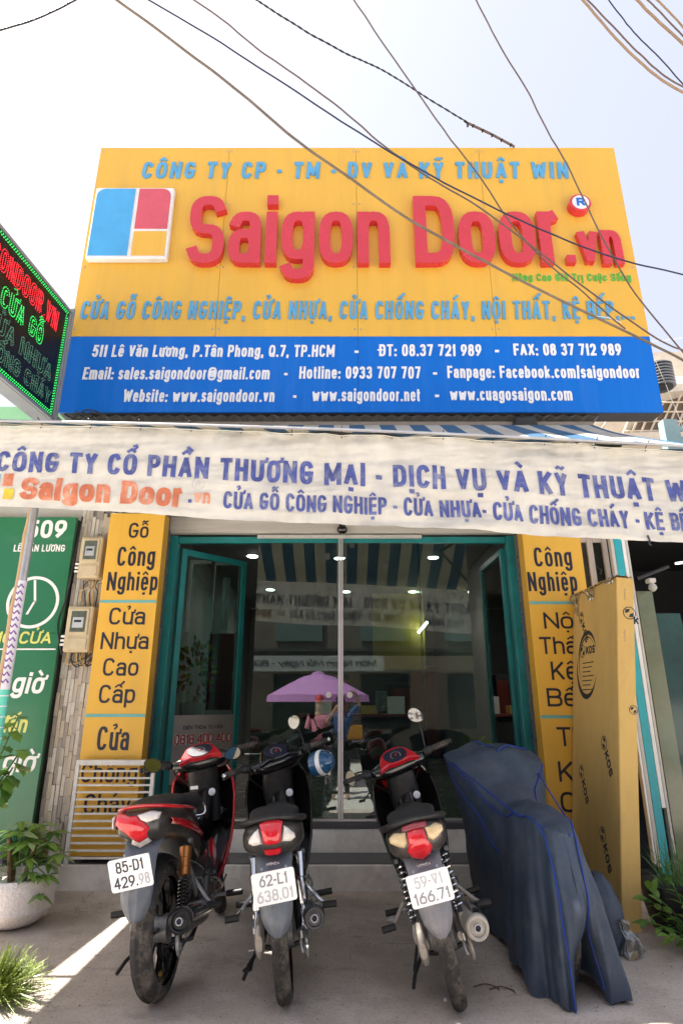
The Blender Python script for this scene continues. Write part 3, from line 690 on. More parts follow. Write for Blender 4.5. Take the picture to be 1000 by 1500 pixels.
G().tube([(x, 3.14, btop(x)+.008) for x in [AX0+i*.2235 for i in range(21)]], .009).build('front_bar', M['steel'], aw, smooth=True)
G().tube([(AX0, 4.86, 3.70), (AX1, 4.86, 3.70)], .045, 12).build('roller', M['dark'], aw, smooth=True)
for x0, x1 in ((-1.9, -1.2), (1.9, 1.2)):
    G().tube([(x0, 4.8, 3.45), (x1, 4.1, 3.10), (x0*.9, 3.30, 2.86)], .02, 8).build('folding_arm', M['dark'], aw)
G().tube([(1.6, 4.9, 3.70), (1.63, 4.85, 3.78), (1.72, 4.86, 3.8), (1.75, 4.9, 3.72)], .07, 10).build('end_bracket', M['dark'], aw, smooth=True)
def bsurf(x, h):           # h: height over the lower hem for a .556 m drop
    z = bbot(x)+(btop(x)-bbot(x))*h/.556
    w = .5+.5*math.sin(x*1.7+.6)
    y = YBN+.008*math.sin(x*3.1+h*4)+.0110*w*math.sin(x*13-h*9+math.sin(x*3)*2)+.0065*math.sin(x*31+h*15+2*math.sin(x*4.4))*(.4+w*.6)+.0018*math.sin(h*30+x*3.2)+.0022*math.sin(x*67-h*22+2*math.sin(x*5))
    y += .010*math.exp(-((h-.03)/.05)**2)*math.sin(x*7)
    return x, y, z
bn = thing('shop_banner', 'long wrinkled cream cloth banner with blue and faded orange print, strung along the awning front', 'banner', (0, YBN, 2.3))
bm_ = cloth('banner_cloth', (.90, .87, .80), None, trans=.42, dirt=(.70, .62, .48))
for q in bm_.node_tree.nodes:
    if q.type == 'BUMP': q.inputs['Distance'].default_value = .13; q.inputs['Strength'].default_value = .55; bl = q.inputs['Height'].links[0].from_node; bl.inputs['Scale'].default_value = 1.7; bl.inputs['Detail'].default_value = 2.5; mpn = bm_.node_tree.nodes.new('ShaderNodeMapping'); mpn.inputs['Rotation'].default_value = (0, .30, 0); mpn.inputs['Scale'].default_value = (1, 1, 4.2); tcn = bm_.node_tree.nodes.new('ShaderNodeTexCoord'); bm_.node_tree.links.new(tcn.outputs['Object'], mpn.inputs[0]); bm_.node_tree.links.new(mpn.outputs[0], bl.inputs[0])
G().grid(520, 44, lambda u, v: bsurf(-2.75+5.5*u, v*.556)).build('banner_cloth', bm_, bn, smooth=True, fixn=False, ang=180)
def bplace(px, pyb, Yb=YBN):
    a = P(px, pyb, Yb)
    h0 = (a.z-bbot(a.x))/(btop(a.x)-bbot(a.x))*.556
    def f(x, z, d):
        q = bsurf(a.x+x, h0+z); return (q[0], q[1]-.0038-d*.6, q[2])
    return f
def bt(s, pxa, pxb, pyb, H, t_, m, **k):
    a = P(pxa, pyb, YBN); b = P(pxb, pyb, YBN)
    return text(s, bn, m, H, b.x-a.x, t_, bplace(pxa, pyb), .0012, sub=.03, **k)
pb = mat('banner_print_blue', (.075, .10, .33), .7, var=.3, scale=9, dirt=(.45, .46, .52), dscale=14, damt=.7, trans=.2)
po = mat('banner_print_orange', (.66, .20, .10), .7, var=.25, scale=9, dirt=(.8, .62, .5), dscale=9, damt=.9, trans=.2)
py_ = mat('banner_print_yellow', (.75, .55, .05), .7, var=.2); pl_ = mat('banner_print_pale_blue', (.35, .5, .6), .7, var=.2)
bt('CÔNG TY CỔ PHẦN THƯƠNG MẠI - DỊCH VỤ VÀ KỸ THUẬT WIN', -7, 1034, 690, .140, .029, pb)
bt('CỬA GỖ CÔNG NGHIỆP - CỬA NHỰA- CỬA CHỐNG CHÁY - KỆ BẾP', 327, 1018, 745, .105, .027, pb, gap=.010)
bt('Saigon Door', 28, 268, 731, .150, .036, po, gap=.010)
bt('.', 276, 283, 737, .150, .02, pb); bt('vn', 284, 308, 737, .085, .016, po)
bt('\u00ae', 282, 298, 718, .070, .012, pb)
for x0, x1, h0, h1, m in ((-22, 3, 690, 730, pl_), (4, 22, 692, 712, po), (4, 22, 714, 731, py_)):
    a = P(x0, h1, YBN); b = P(x1, h0, YBN); pf = bplace(x0, h1)
    G().grid(8, 6, lambda u, v: pf(u*(b.x-a.x), v*(b.z-a.z), .001)).build('logo_patch', m, bn, fixn=False)
G().tube([Vector(bsurf(-2.75+.05*i, .548))+Vector((0, -.012, .008)) for i in range(111)], .0035, 6).build('top_cord', mat('white_cord', (.6, .58, .52)), bn)
for i in range(15):
    x = -2.1+i*.3; q = Vector(bsurf(x, .545)); G().tube([q+Vector((0, -.008, 0)), q+Vector((.004, .0, .02)), (x, 3.14, btop(x)+.035)], .003, 5).build('tie', M['blackplastic'], bn)
G().tube([Vector(bsurf(P(945, 785, YBN).x, .03))+Vector((dx, -.01, dz)) for dx, dz in ((0, 0), (.008, -.03), (.0, -.05), (.012, -.06))], .005, 5).build('torn_thread', M['black'], bn)

# ------------------------------------------------------------------ steel pole and bamboo pole under the banner
t = thing('steel_pole', 'grey steel pole wrapped in purple and white tape, teal tape lower down', 'pole', (-1.865, 3.42, 0))
G().tube([(-1.87, 3.40, 2.75), (-1.868, 3.41, 1.4), (-1.865, 3.42, .0)], .022, 14).build('pole_tube', M['steel'], t, smooth=True)
tp = mat('tape_white', (.62, .60, .64), .5); tq = mat('tape_purple', (.16, .05, .28), .5); tg = mat('tape_teal', (.10, .50, .38), .5)
def pl(z): k = (2.75-z)/2.75; return Vector((-1.87+.005*k, 3.40+.02*k, z))
G().tube([pl(2.03), pl(1.42)], .0245, 14).build('white_tape', tp, t, smooth=True)
for i in range(15):
    z = 2.0-i*.038; G().tube([pl(z)+Vector((-.021, -.012, 0)), pl(z-.012)+Vector((-.006, -.0255, 0)), pl(z+.006)+Vector((.008, -.025, 0)), pl(z-.014)+Vector((.02, -.015, 0))], .0045, 5).build('tape_mark', tq, t)
G().tube([pl(1.419), pl(1.13)], .025, 14).build('teal_tape', tg, t, smooth=True)
for i in range(5): z = 1.39-i*.055; G().tube([pl(z), pl(z-.006)], .0256, 14).build('tape_band', tp, t)
t = thing('bamboo_pole', 'tan bamboo pole standing beside the taped steel pole', 'pole', (-1.93, 3.6, 0))
pts = []; rs = []
for i in range(40):
    z = 3.05*i/39; pts.append((-2.0+.01*z, 3.56+.004*math.sin(i), z)); rs.append(.019+(.004 if i % 6 == 0 else 0))
G().tube(pts, rs, 12).build('bamboo_cane', mat('bamboo', (.50, .33, .18), .5, var=.2, stretch=(5, 5, 1), dirt=(.3, .2, .12)), t, smooth=True, ang=60)

# ------------------------------------------------------------------ left neighbour
nb = thing('neighbour_house', 'pale house at the left behind the green shop board', 'house', (-3.6, 5.6, 0))
BX('wall', M['plaster'], nb, -5.5, -2.46, 5.33, 9, 0, 3.7, 0)
BX('upper_wall', mat('mint_wall', (.30, .60, .34), .8, var=.06, dirt=(.5, .6, .45)), nb, -5.5, -2.62, 5.36, 9, 3.701, 4.22, 0)
gt = thing('green_board', 'tall dark green shop board with a clock outline and opening words at the left edge', 'sign', (-3.0, 5.2, .3))
gm_ = mat('board_green', (.008, .15, .06), .3, var=.08, scale=1.5, coat=.3)
BX('board_face', gm_, gt, -4.0, -2.455, 5.2, 5.24, 1.93, 2.99, .002); BX('board_face', gm_, gt, -4.0, -2.455, 5.2, 5.24, .25, 1.927+.43*0, .002)
BX('board_box', M['dark'], gt, -3.98, -2.458, 5.2405, 5.32, .26, 2.98, 0)
yw = mat('board_yellow', (.62, .62, .16), .5)
def gl_(s, pxa, pxb, pyb, pyt, m, sh=0, tt=.17):
    a = P(pxa, pyb, 5.2); b = P(pxb, pyb, 5.2); H = P(pxa, pyt, 5.2).z-a.z
    text(s, gt, m, H, b.x-a.x, H*tt, flatplace(a.x, 5.1994, a.z), .002, shear=sh, gap=H*.11)
gl_('509', 38, 96, 788, 762, W_, 0, .2); gl_('LÊ VĂN LƯƠNG', 20, 95, 808, 798, W_)
gl_('MỞ CỬA', -18, 74, 943, 925, yw, .12); gl_('giờ', 16, 62, 1016, 985, W_, .12); gl_('đến', -4, 38, 1073, 1048, yw, .12); gl_('giờ', 2, 50, 1131, 1100, W_, .12)
c_ = P(52, 882, 5.2); G().lathe([(0, .232), (.004, .232), (.004, .205), (0, .205)], (c_.x-.02, 5.1994, c_.z), (0, -1, 0), 48, closed=True).build('clock_ring', W_, gt)
text('L', gt, W_, .001, .001, .001, flatplace(c_.x, 5.19, c_.z), .0001, joined=True) if False else None
for p0, p1, w_ in ((P(52, 850, 5.2), P(52, 882, 5.2), .022), (P(52, 880, 5.2), P(40, 900, 5.2), .022)):
    x0_, x1_ = sorted((p0.x, p1.x)); dz_ = .011; G().add([(p0.x-dz_, 5.196, p0.z), (p0.x+dz_, 5.196, p0.z), (p1.x+dz_, 5.196, p1.z), (p1.x-dz_, 5.196, p1.z)], [(0, 1, 2, 3)]).build('clock_hand', W_, gt, fixn=False)
z = P(60, 951, 5.2).z; BX('divider_line', W_, gt, -3.9, -2.47, 5.1955, 5.1994, z-.006, z+.006, 0)
def meter(px0, px1, py0, py1, label, big_):
    a = P(px0, py1, 5.15); b = P(px1, py0, 5.15)
    t = thing('electric_meter', label, 'meter', ((a.x+b.x)/2, 5.2, a.z), 'electric meters on the stone wall')
    cr = mat('meter_cream', (.56, .47, .31), .5, dirt=(.35, .27, .17), dscale=9)
    BX('meter_box', cr, t, a.x, b.x, 5.15, 5.27, a.z, b.z, .01)
    w, h = b.x-a.x, b.z-a.z
    BX('window_frame', cr, t, a.x+w*.10, b.x-w*.12, 5.138, 5.1495, a.z+h*.36, b.z-h*.05, .005)
    BX('dial_window', mat('meter_glass', (.10, .12, .10), .15, var=.4, scale=30), t, a.x+w*.2, b.x-w*.22, 5.1345, 5.1375, a.z+h*.43, b.z-h*.11, .001)
    BX('register', M['alu'], t, a.x+w*.28, b.x-w*.30, 5.130, 5.1342, a.z+h*.52, a.z+h*.75, .001)
    BX('digits', M['black'], t, a.x+w*.34, b.x-w*.38, 5.1285, 5.1297, a.z+h*.64, a.z+h*.69, 0)
    BX('seal_flap', cr, t, a.x+w*.12, b.x-w*.1, 5.142, 5.1495, a.z+h*.04, a.z+h*.30, .004)
    BX('fuse', M['black'], t, a.x-.035, a.x-.004, 5.19, 5.24, a.z+h*.12, a.z+h*.42, .004)
    for k in range(3): BX('terminal', M['white'], t, a.x-.04, a.x-.006, 5.175, 5.189, a.z+h*(.14+.09*k), a.z+h*(.19+.09*k), .002)
    return a, b
m1 = meter(112, 152, 786, 846, 'upper beige electric meter on the stone wall, just below the banner', 0)
m2 = meter(91, 138, 888, 955, 'lower beige electric meter on the stone wall, wires looping beneath', 1)
t = thing('meter_wires', 'tangle of thin wires hanging round the two beige meters', 'wires', (-2.3, 5.25, 1.9))
rr = random.Random(3)
for k in range(9):
    x0 = m2[0].x+.03+.02*k; pts = [(x0, 5.23, m2[0].z+.01), (x0+rr.uniform(-.03, .03), 5.22, m2[0].z-.05-rr.random()*.05), (x0+.05, 5.225, m2[0].z-.08-rr.random()*.04), (x0+.10+rr.uniform(0, .08), 5.24, m2[0].z-.01)]
    G().tube(smoothpath(pts), .005, 6).build('wire', M['blackplastic'] if k % 3 else M['brown'], t, smooth=True)
for k in range(6):
    x0 = m1[0].x+.06+.02*k; pts = [(x0, 5.25, m1[0].z), (x0+rr.uniform(-.05, .05), 5.23, m1[0].z-.06), (x0+rr.uniform(-.05, .05), 5.24, m1[0].z-.12), (m2[0].x+.1+.02*k, 5.23, m2[1].z)]
    G().tube(smoothpath(pts), .0045, 6).build('wire', M['blackplastic'] if k % 2 else M['brown'], t, smooth=True)
pts = [(m2[0].x-.02, 5.22, 3.0), (m2[0].x-.03, 5.2, 2.6), (m2[0].x-.05, 5.2, m2[1].z+.1), (m2[0].x-.09, 5.19, m2[1].z-.15), (m2[0].x-.02, 5.2, m2[0].z-.02)]
G().tube(smoothpath(pts), .007, 6).build('wire', M['blackplastic'], t, smooth=True)
# added unseen tarpaulin to block sun; its gap leaves a light streak on pavement
tarp = cloth('tarp_grey', (.35, .36, .36), None, trans=.14)
na = thing('added_tarpaulin', 'grey tarpaulin added out of view behind the banner to shade the left pavement, its gap letting in a light streak', 'tarpaulin', (-3.2, 4.5, 3.1))
G().add([(-2.18, 3.35, 3.05), (-2.96, 3.35, 3.05), (-3.0, 5.3, 3.20), (-2.2, 5.3, 3.20)], [(0, 1, 2, 3)]).build('sheet', tarp, na, fixn=False)
G().add([(-3.095, 4.22, 3.08), (-3.62, 4.22, 3.08), (-3.62, 5.3, 3.20), (-3.055, 5.3, 3.20)], [(0, 1, 2, 3)]).build('sheet', tarp, na, fixn=False)
G().tube([(-3.65, 4.19, 3.05), (-2.2, 4.19, 3.05)], .02).build('bar', M['steel'], na)

# ------------------------------------------------------------------ LED box sign
A_, B_ = Vector((-2.53, 4.66, 0)), Vector((-2.70, 2.55, 0)); dv = (B_-A_).normalized(); LL = (B_-A_).length; nv = Vector((-dv.y, dv.x, 0))
if nv.x < 0: nv = -nv
zl0, zl1 = 3.70, 4.84
ld = thing('led_sign', 'black LED box sign in a grey case at the left, red and green letters', 'sign', A_+Vector((0, 0, zl0)))
def lb(nm, m, a, b, z0, z1, d0, d1, bev=.004):
    Mx = Matrix(((dv.x, nv.x, 0, A_.x), (dv.y, nv.y, 0, A_.y), (0, 0, 1, 0), (0, 0, 0, 1)))
    return G().box(a, b, d0, d1, z0, z1, Mx).build(nm, m, ld, bevel=bev)
casem = mat('led_case', (.30, .31, .32), .4, metal=.4, var=.1, dirt=(.3, .28, .26))
lb('case', casem, 0, LL, zl0, zl1, -.16, -.012, .006)
for a, b, z0, z1 in ((0, LL, zl0, zl0+.028), (0, LL, zl1-.028, zl1), (0, .028, zl0+.029, zl1-.029)): lb('case_rim', casem, a, b, z0, z1, -.0115, .012, .003)
lb('screen', mat('led_screen', (.004, .004, .005), .35, var=.3, scale=40, spec=.25), .029, LL, zl0+.029, zl1-.029, -.0115, -.002, 0)
lr = mat('led_red', (.3, .01, .01), .5, emit=(1, .02, .04), es=.8); lgn = mat('led_green', (.02, .3, .05), .5, emit=(.05, 1, .18), es=.42)
lgd = mat('led_dim_green', (.05, .13, .09), .5, emit=(.06, .16, .10), es=.35)
def lpl(z0, off):           # text runs towards the wall: x grows from B to A
    return lambda x, z, d: tuple(A_+dv*(LL-off-x)+nv*(d)+Vector((0, 0, z0+z)))
g = G(); st = .026
def dot(a, z): g.box(0, 1, 0, 1, 0, 1, Matrix.Translation(A_+dv*(a-.004)+nv*.0005+Vector((0, 0, z-.004))) @ Matrix(((dv.x*.009, nv.x*.004, 0, 0), (dv.y*.009, nv.y*.004, 0, 0), (0, 0, .009, 0), (0, 0, 0, 1))))
for row in (0, 1):
    for i in range(int((LL-.1)/st)): a = .05+i*st+row*.013; dot(a, zl1-.045-row*.02); dot(a, zl0+.045+row*.02)
    for i in range(int((zl1-zl0-.15)/st)): dot(.048+row*.02, zl0+.07+i*st+row*.013)
o = g.build('led_border', lgn, ld, fixn=False); o['kind'] = 'stuff'
def dotted(s, H, width, x0, z0, m, nm, pitch=.014, r=.0048):
    g = G()
    for c, xx, st in layout(s, H, width, H*.2, H*.10):
        for pts, cl, tt in st:
            L, R = ribbon([(x+xx, z) for x, z in pts], tt*.9, cl)
            for side in ((L, R) if tt > H*.1 else (L,)):
                q = list(side)+([side[0]] if cl else []); acc = 0
                if not cl and side is R: q = [L[0]]+q+[L[-1]]
                for a, b in zip(q, q[1:]):
                    d_ = (b-a).length; k = max(1, int(d_/pitch))
                    for i in range(k):
                        p = a+(b-a)*i/k; c0 = A_+dv*(LL-x0-p.x)+nv*.001+Vector((0, 0, z0+p.y))
                        g.lathe([(0, r), (.003, r*.8)], c0, nv, 5)
    o = g.build(nm, m, ld, fixn=False); o['kind'] = 'stuff'; return o
dotted('SAIGONDOOR.VN', .20, 1.14, LL-1.32, zl1-.34, lr, 'led_letters_red')
dotted('CỬA GỖ', .18, .56, LL-.90, zl1-.60, lgn, 'led_letters_green')
dotted('CỬA NHỰA', .16, .86, LL-1.0, zl1-.83, lgd, 'led_letters_dim')
dotted('CHỐNG CHÁY', .14, .92, LL-1.02, zl1-1.03, lgd, 'led_letters_dim')
for z in (zl0+.1, zl1-.08): lb('bracket', M['steel'], -.55, 0, z, z+.03, -.10, -.06, 0)
lb('bracket_plate', casem, -.03, 0, zl0-.03, zl1+.04, -.16, .02, .003)

# ------------------------------------------------------------------ right neighbour
nr = thing('neighbour_shop', 'dark open shop front at the right edge with a teal doorway post', 'shop', (3.4, 5.6, 0))
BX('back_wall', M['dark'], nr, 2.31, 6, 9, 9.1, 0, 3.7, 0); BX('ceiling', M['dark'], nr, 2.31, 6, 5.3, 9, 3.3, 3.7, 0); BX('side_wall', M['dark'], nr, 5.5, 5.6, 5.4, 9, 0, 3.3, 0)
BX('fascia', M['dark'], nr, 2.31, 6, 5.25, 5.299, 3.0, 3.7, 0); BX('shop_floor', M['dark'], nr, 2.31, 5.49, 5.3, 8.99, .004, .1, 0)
def vert(nm, m, pxa, pxb, py, Y, z0, z1, par, th=.04, bev=.003):
    a = P(pxa, py, Y); b = P(pxb, py, Y); return BX(nm, m, par, a.x, b.x, Y, Y+th, z0, z1, bev)
t = thing('casement_pair', 'white-framed pair of narrow casement windows above the top of the tall carton', 'window', P(870, 830, 5.2))
z0, z1 = 1.9, 3.05
fr = mat('cream_frame', (.60, .52, .46), .5)
for a, b in ((846, 853), (863, 872), (886, 893)): vert('frame', fr, a, b, 830, 5.2, z0, z1, t)
for a, b in ((853.3, 862.8), (872.3, 885.8)): vert('pane', mat('dark_pane', (.03, .03, .025), .1), a, b, 830, 5.225, z0, P(870, 795, 5.2).z, t, .008, 0)
for a, b in ((853.2, 862.8), (872.2, 885.8)): vert('frame', fr, a, b, 830, 5.203, P(870, 794, 5.2).z, z1, t, .035)
q = P(876, 833, 5.18); G().tube([q+Vector((-.02, 0, .03)), q, q+Vector((.02, -.01, -.01)), q+Vector((.01, 0, -.05))], .008).build('latch', M['blackplastic'], t)
t = thing('doorway_post', 'bright teal door post with white edge strips right of the carton', 'post', (2.45, 5.0, 0))
for nm_, m_, a, b, z0_, z1_ in (('white_edge', 'white', 2.345, 2.362, .2, 2.1), ('grey_edge', 'plaster', 2.364, 2.392, .18, 3.0), ('teal_post', 'tealb', 2.395, 2.46, .01, 3.05), ('white_strip', 'white', 2.463, 2.494, .58, 3.05), ('grey_strip', 'plaster', 2.497, 2.518, .02, 3.05)):
    BX(nm_, M[m_], t, a, b, 5.0, 5.05, z0_, z1_, .002)
t = thing('leaning_glass', 'tall olive-tinted glass panel standing at the mouth of the dark shop', 'glass', (2.6, 4.95, 0))
g = G().box(2.525, 2.66, 5.0, 5.012, .05, 2.26)
g.build('pane', mat('olive_glass', (.17, .18, .11), .12, var=.35, scale=1.5, dirt=(.10, .2, .15), dscale=1.2, damt=.6), t)
t = thing('leaning_glass', 'dark green glass sheet standing further right in the dark shop', 'glass', (2.9, 5.2, 0))
g = G().box(2.70, 2.98, 5.2, 5.21, .1, 2.1); g.v = [(x+.05*(2.1-z), y, z) for x, y, z in g.v]; g.build('pane', mat('dark_green_glass', (.02, .06, .05), .08, var=.4, scale=2), t)
t = thing('light_bulb', 'round pale bulb in a holder hanging by the top of the olive panel', 'bulb', P(955, 857, 4.9)); q = P(955, 860, 4.9)
G().lathe([(0, 0), (.008, .02), (.03, .036), (.055, .03), (.07, .016), (.075, .016)], q+Vector((0, 0, -.04)), (0, 0, 1), 18).build('bulb', mat('bulb_pale', (.5, .5, .45), .3), t, smooth=True)
BX('holder', M['plaster'], t, q.x-.03, q.x+.03, q.y-.02, q.y+.05, q.z+.036, q.z+.075, .006)
t = thing('tube_lamp', 'lit strip lamp inside the dark shop at the right edge', 'lamp', P(990, 826, 6.0)); q = P(993, 824, 6.0)
G().tube([q+Vector((-.03, 0, -.01)), q+Vector((.3, .1, .05))], .012).build('tube', mat('strip_glow', (1, 1, 1), .5, var=0, emit=(1, .97, .9), es=1.2), t)
G().tube([P(932, 848, 5.4), P(978, 830, 5.4)], .018).build('arm', M['dark'], t)
t = thing('stool', 'small stool with a red-brown seat in the right-hand shop', 'stool', P(1000, 1210, 5.2)); q = P(993, 1205, 5.2)
G().lathe([(0, .17), (.02, .18), (.04, .17)], (q.x+.1, 5.2, q.z), (0, 0, 1), 20).build('seat', wood, t, smooth=True)
for dx, dy in ((-.12, -.1), (.12, -.1), (-.12, .1), (.12, .1)): G().tube([(q.x+.1+dx*.7, 5.2+dy*.7, q.z), (q.x+.1+dx, 5.2+dy, .103)], .01).build('leg', M['chrome'], t)
t = thing('storage_sack', 'pale patterned sack on the stool in the right-hand shop', 'sack', (q.x+.1, 5.2, q.z+.04))
G().loft([(q.z+.045, q.x+.1, 5.2, .13, .11), (q.z+.12, q.x+.1, 5.2, .15, .12), (q.z+.22, q.x+.1, 5.2, .14, .11), (q.z+.27, q.x+.1, 5.2, .08, .06)], 16, 'z').build('sack_body', M['plaster'], t, smooth=True)
# building beyond on the right
fb = thing('beige_house', 'beige house with a latticed roof edge behind the signboard at the right', 'house', (5.2, 9, 0))
cream = mat('cream_wall', (.60, .52, .42), .8)
def quad(nm, m, par, pts, Y, th=.1):
    v = [P(x, y, Y) for x, y in pts]; n = len(v); return G().add([tuple(p) for p in v]+[(p.x, p.y+th, p.z) for p in v], [tuple(range(n)), tuple(range(2*n-1, n-1, -1))]+[(i, n+i, n+(i+1) % n, (i+1) % n) for i in range(n)]).build(nm, m, par)
quad('gable_wall', cream, fb, [(940, 517), (1080, 512), (1080, 700), (880, 700), (870, 640), (930, 560)], 10)
quad('eave', M['white'], fb, [(800, 640), (940, 555), (1075, 545), (1075, 556), (945, 566), (815, 652)], 9.6, .3)
quad('lower_wall', cream, fb, [(820, 650), (870, 618), (930, 618), (930, 700), (820, 700)], 10.2, .2)
quad('lattice_back', mat('lattice_shade', (.16, .11, .07), .8), fb, [(900, 650), (965, 590), (1020, 575), (1020, 650)], 9.93, .02)
for i in range(9):
    x = 905+i*13; G().tube([P(x, 650-max(0, (x-905)*.0), 9.9), P(x+26, 590 if x < 960 else 578, 9.9)], .02, 4).build('lattice_slat', cream, fb)
for i in range(5): G().tube([P(905+i*10, 645-i*14, 9.88), P(1015, 645-i*14, 9.88)], .018, 4).build('lattice_slat', cream, fb)
quad('floor_slab', cream, fb, [(895, 634), (1075, 630), (1075, 640), (895, 645)], 9.8, .3)
t = thing('teal_frame_post', 'pale teal metal frame post rising behind the awning at the right edge', 'post', P(985, 640, 6.5))
quad('post', mat('pale_teal', (.28, .42, .44), .5), t, [(970, 614), (990, 614), (1006, 668), (980, 668)], 6.5, .12)
for y in (624, 640): quad('cross_rail', MATS['pale_teal'], t, [(988, y), (1060, y-4), (1060, y+2), (988, y+7)], 6.52, .05)
t = thing('extractor_cowl', 'small round ribbed vent cowl behind the right edge of the signboard', 'vent', P(958, 548, 5.4)); q = P(966, 548, 5.5)
G().lathe([(-.2, .0), (-.18, .10), (.1, .12), (.12, .09)], q, (.0, 0, 1), 20).build('cowl', M['dark'], t, smooth=True)
for k in range(8): G().lathe([(0, .13), (.008, .13)], q+Vector((0, 0, -.16+k*.035)), (0, 0, 1), 20).build('rib', M['steel'], t)

# ------------------------------------------------------------------ overhead cables
cb = {'brown': mat('cable_brown', (.16, .115, .075), .6, var=.2, dirt=(.25, .2, .15)), 'navy': mat('cable_navy', (.01, .012, .04), .5), 'thin': mat('cable_thin', (.13, .085, .07), .6), 'black': mat('cable_black', (.015, .015, .015), .5), 'tan': mat('cable_tan', (.30, .20, .12), .6)}
def cable(pts, Y0, Y1, r, m, label, tw=0):
    rk = random.Random(len(label)); q = smoothpath([(x, y, 0) for x, y in pts], 8); n = len(q); q = [p+Vector((rk.uniform(-.7, .7), rk.uniform(-.7, .7), 0)) for p in q]; q = [q[0]]+[(q[i-1]+q[i]*2+q[i+1])/4 for i in range(1, n-1)]+[q[-1]]
    w = [P(p.x, p.y, Y0+(Y1-Y0)*i/(n-1)) for i, p in enumerate(q)]
    w[0] = w[0]+(w[0]-w[1])*4; w[-1] = w[-1]+((w[-1]-w[-2])*4 if not tw else Vector((0, 0, 0)))
    t = thing('overhead_cable', label, 'cable', w[len(w)//2], 'overhead cables')
    if tw:
        for k in (0, 1):
            qq = [w[i//6]+(w[min(i//6+1, n-1)]-w[i//6])*((i % 6)/6)+Vector((0, math.cos(i*.45+k*PI)*r*.7, math.sin(i*.45+k*PI)*r*.7)) for i in range((n-1)*6)]
            G().tube(qq, r*.75, 6).build('strand', m, t, smooth=True)
    else: G().tube(w, r, 8).build('strand', m, t, smooth=True)
    return t, w
cable([(165, -5), (250, 58), (345, 130), (430, 202), (500, 252), (600, 322), (700, 378), (800, 430), (900, 478), (1005, 530)], 2.9, 4.0, .0095, cb['brown'], 'thickest brown overhead cable, sweeping across the whole signboard')
cable([(210, -4), (300, 48), (400, 112), (500, 178), (600, 240), (700, 293), (800, 340), (900, 378), (1005, 403)], 3.2, 4.2, .0065, cb['navy'], 'dark navy cable crossing the last red letters and leaving at the right')
cable([(278, -4), (330, 32), (370, 66), (430, 108), (500, 160), (560, 212), (620, 255), (700, 303), (780, 362), (870, 432), (960, 495), (1005, 515)], 3.3, 4.3, .0068, cb['thin'], 'thin brown cable between the thick brown and the navy one at the top edge')
t, w = cable([(370, -4), (430, 35), (500, 75), (560, 103), (620, 140), (685, 180)], 3.5, 4.6, .0065, cb['black'], 'twisted dark cable that ends on the top edge of the signboard', 1)
p_ = [P(684, 180, 4.6), P(720, 197, 4.7), P(753, 215, 4.79)]
G().tube(p_, .013, 8).build('splice_sleeve', cb['thin'], t, smooth=True)
for k in range(5):
    a = p_[0].lerp(p_[2], .1+.2*k); b = p_[0].lerp(p_[2], .13+.2*k); G().tube([a, b], .019, 8).build('binding', cb['black'], t)
G().tube([p_[0]+Vector((-.03, 0, .03)), p_[0], p_[0]+Vector((0, 0, -.05))], .012, 6).build('clamp', cb['black'], t)
cable([(516, -4), (560, 62), (620, 148), (660, 205), (700, 255), (750, 330), (800, 384), (850, 425), (900, 470)], 3.6, 4.5, .0068, cb['thin'], 'thin brown cable from the top middle to the last lower blue word')
cable([(695, -4), (730, 65), (770, 130), (800, 190), (832, 245), (880, 345), (930, 430), (1005, 522)], 3.6, 4.3, .0066, cb['thin'], 'thin cable falling steeply past the round R emblem to the right edge')
cable([(850, -4), (885, 38), (925, 80), (965, 115), (1005, 138)], 2.8, 3.0, .0085, cb['tan'], 'lower tan cable of the pair in the top right corner')
cable([(856, -4), (892, 33), (932, 75), (968, 108), (1005, 130)], 2.9, 3.1, .006, cb['thin'], 'upper, thinner cable of the tan pair in the top right corner')
cable([(888, -4), (915, 32), (935, 55), (968, 88), (1005, 130)], 3.0, 3.2, .0045, cb['navy'], 'thin dark kinked cable in the top right corner')
cable([(928, -4), (960, 28), (1005, 69)], 3.0, 3.1, .010, cb['tan'], 'thick tan cable cutting off the top right corner')
cable([(944, -4), (970, 22), (1005, 58)], 3.1, 3.2, .006, cb['thin'], 'dark thin cable second nearest the top right corner')
cable([(957, -4), (980, 18), (1005, 46)], 3.0, 3.1, .007, cb['tan'], 'cable nearest the top right corner')
cable([(-5, 46), (60, 25), (118, -4)], 2.6, 2.6, .0065, cb['black'], 'black cable across the top left corner')
cable([(870, 462), (905, 470), (925, 492), (950, 500), (1005, 494)], 4.5, 5.5, .0035, M['white'], 'thin pale cord hanging off the upper right side of the signboard')
cable([(935, 497), (960, 530), (985, 590), (1005, 640)], 5.2, 5.6, .003, M['white'], 'thin pale cord dropping in front of the beige house')
for i in range(5):
    G_ = [(150-8*i, 606), (128+4*i, 600+5*i), (108+6*i, 612+3*i), (95+9*i, 607+5*i), (140-6*i, 627)]
    cable(G_, 4.75, 4.9, .006, cb['black'], ('topmost', 'second', 'middle', 'fourth', 'lowest')[i]+' loop of loose black wire under the left corner of the signboard')
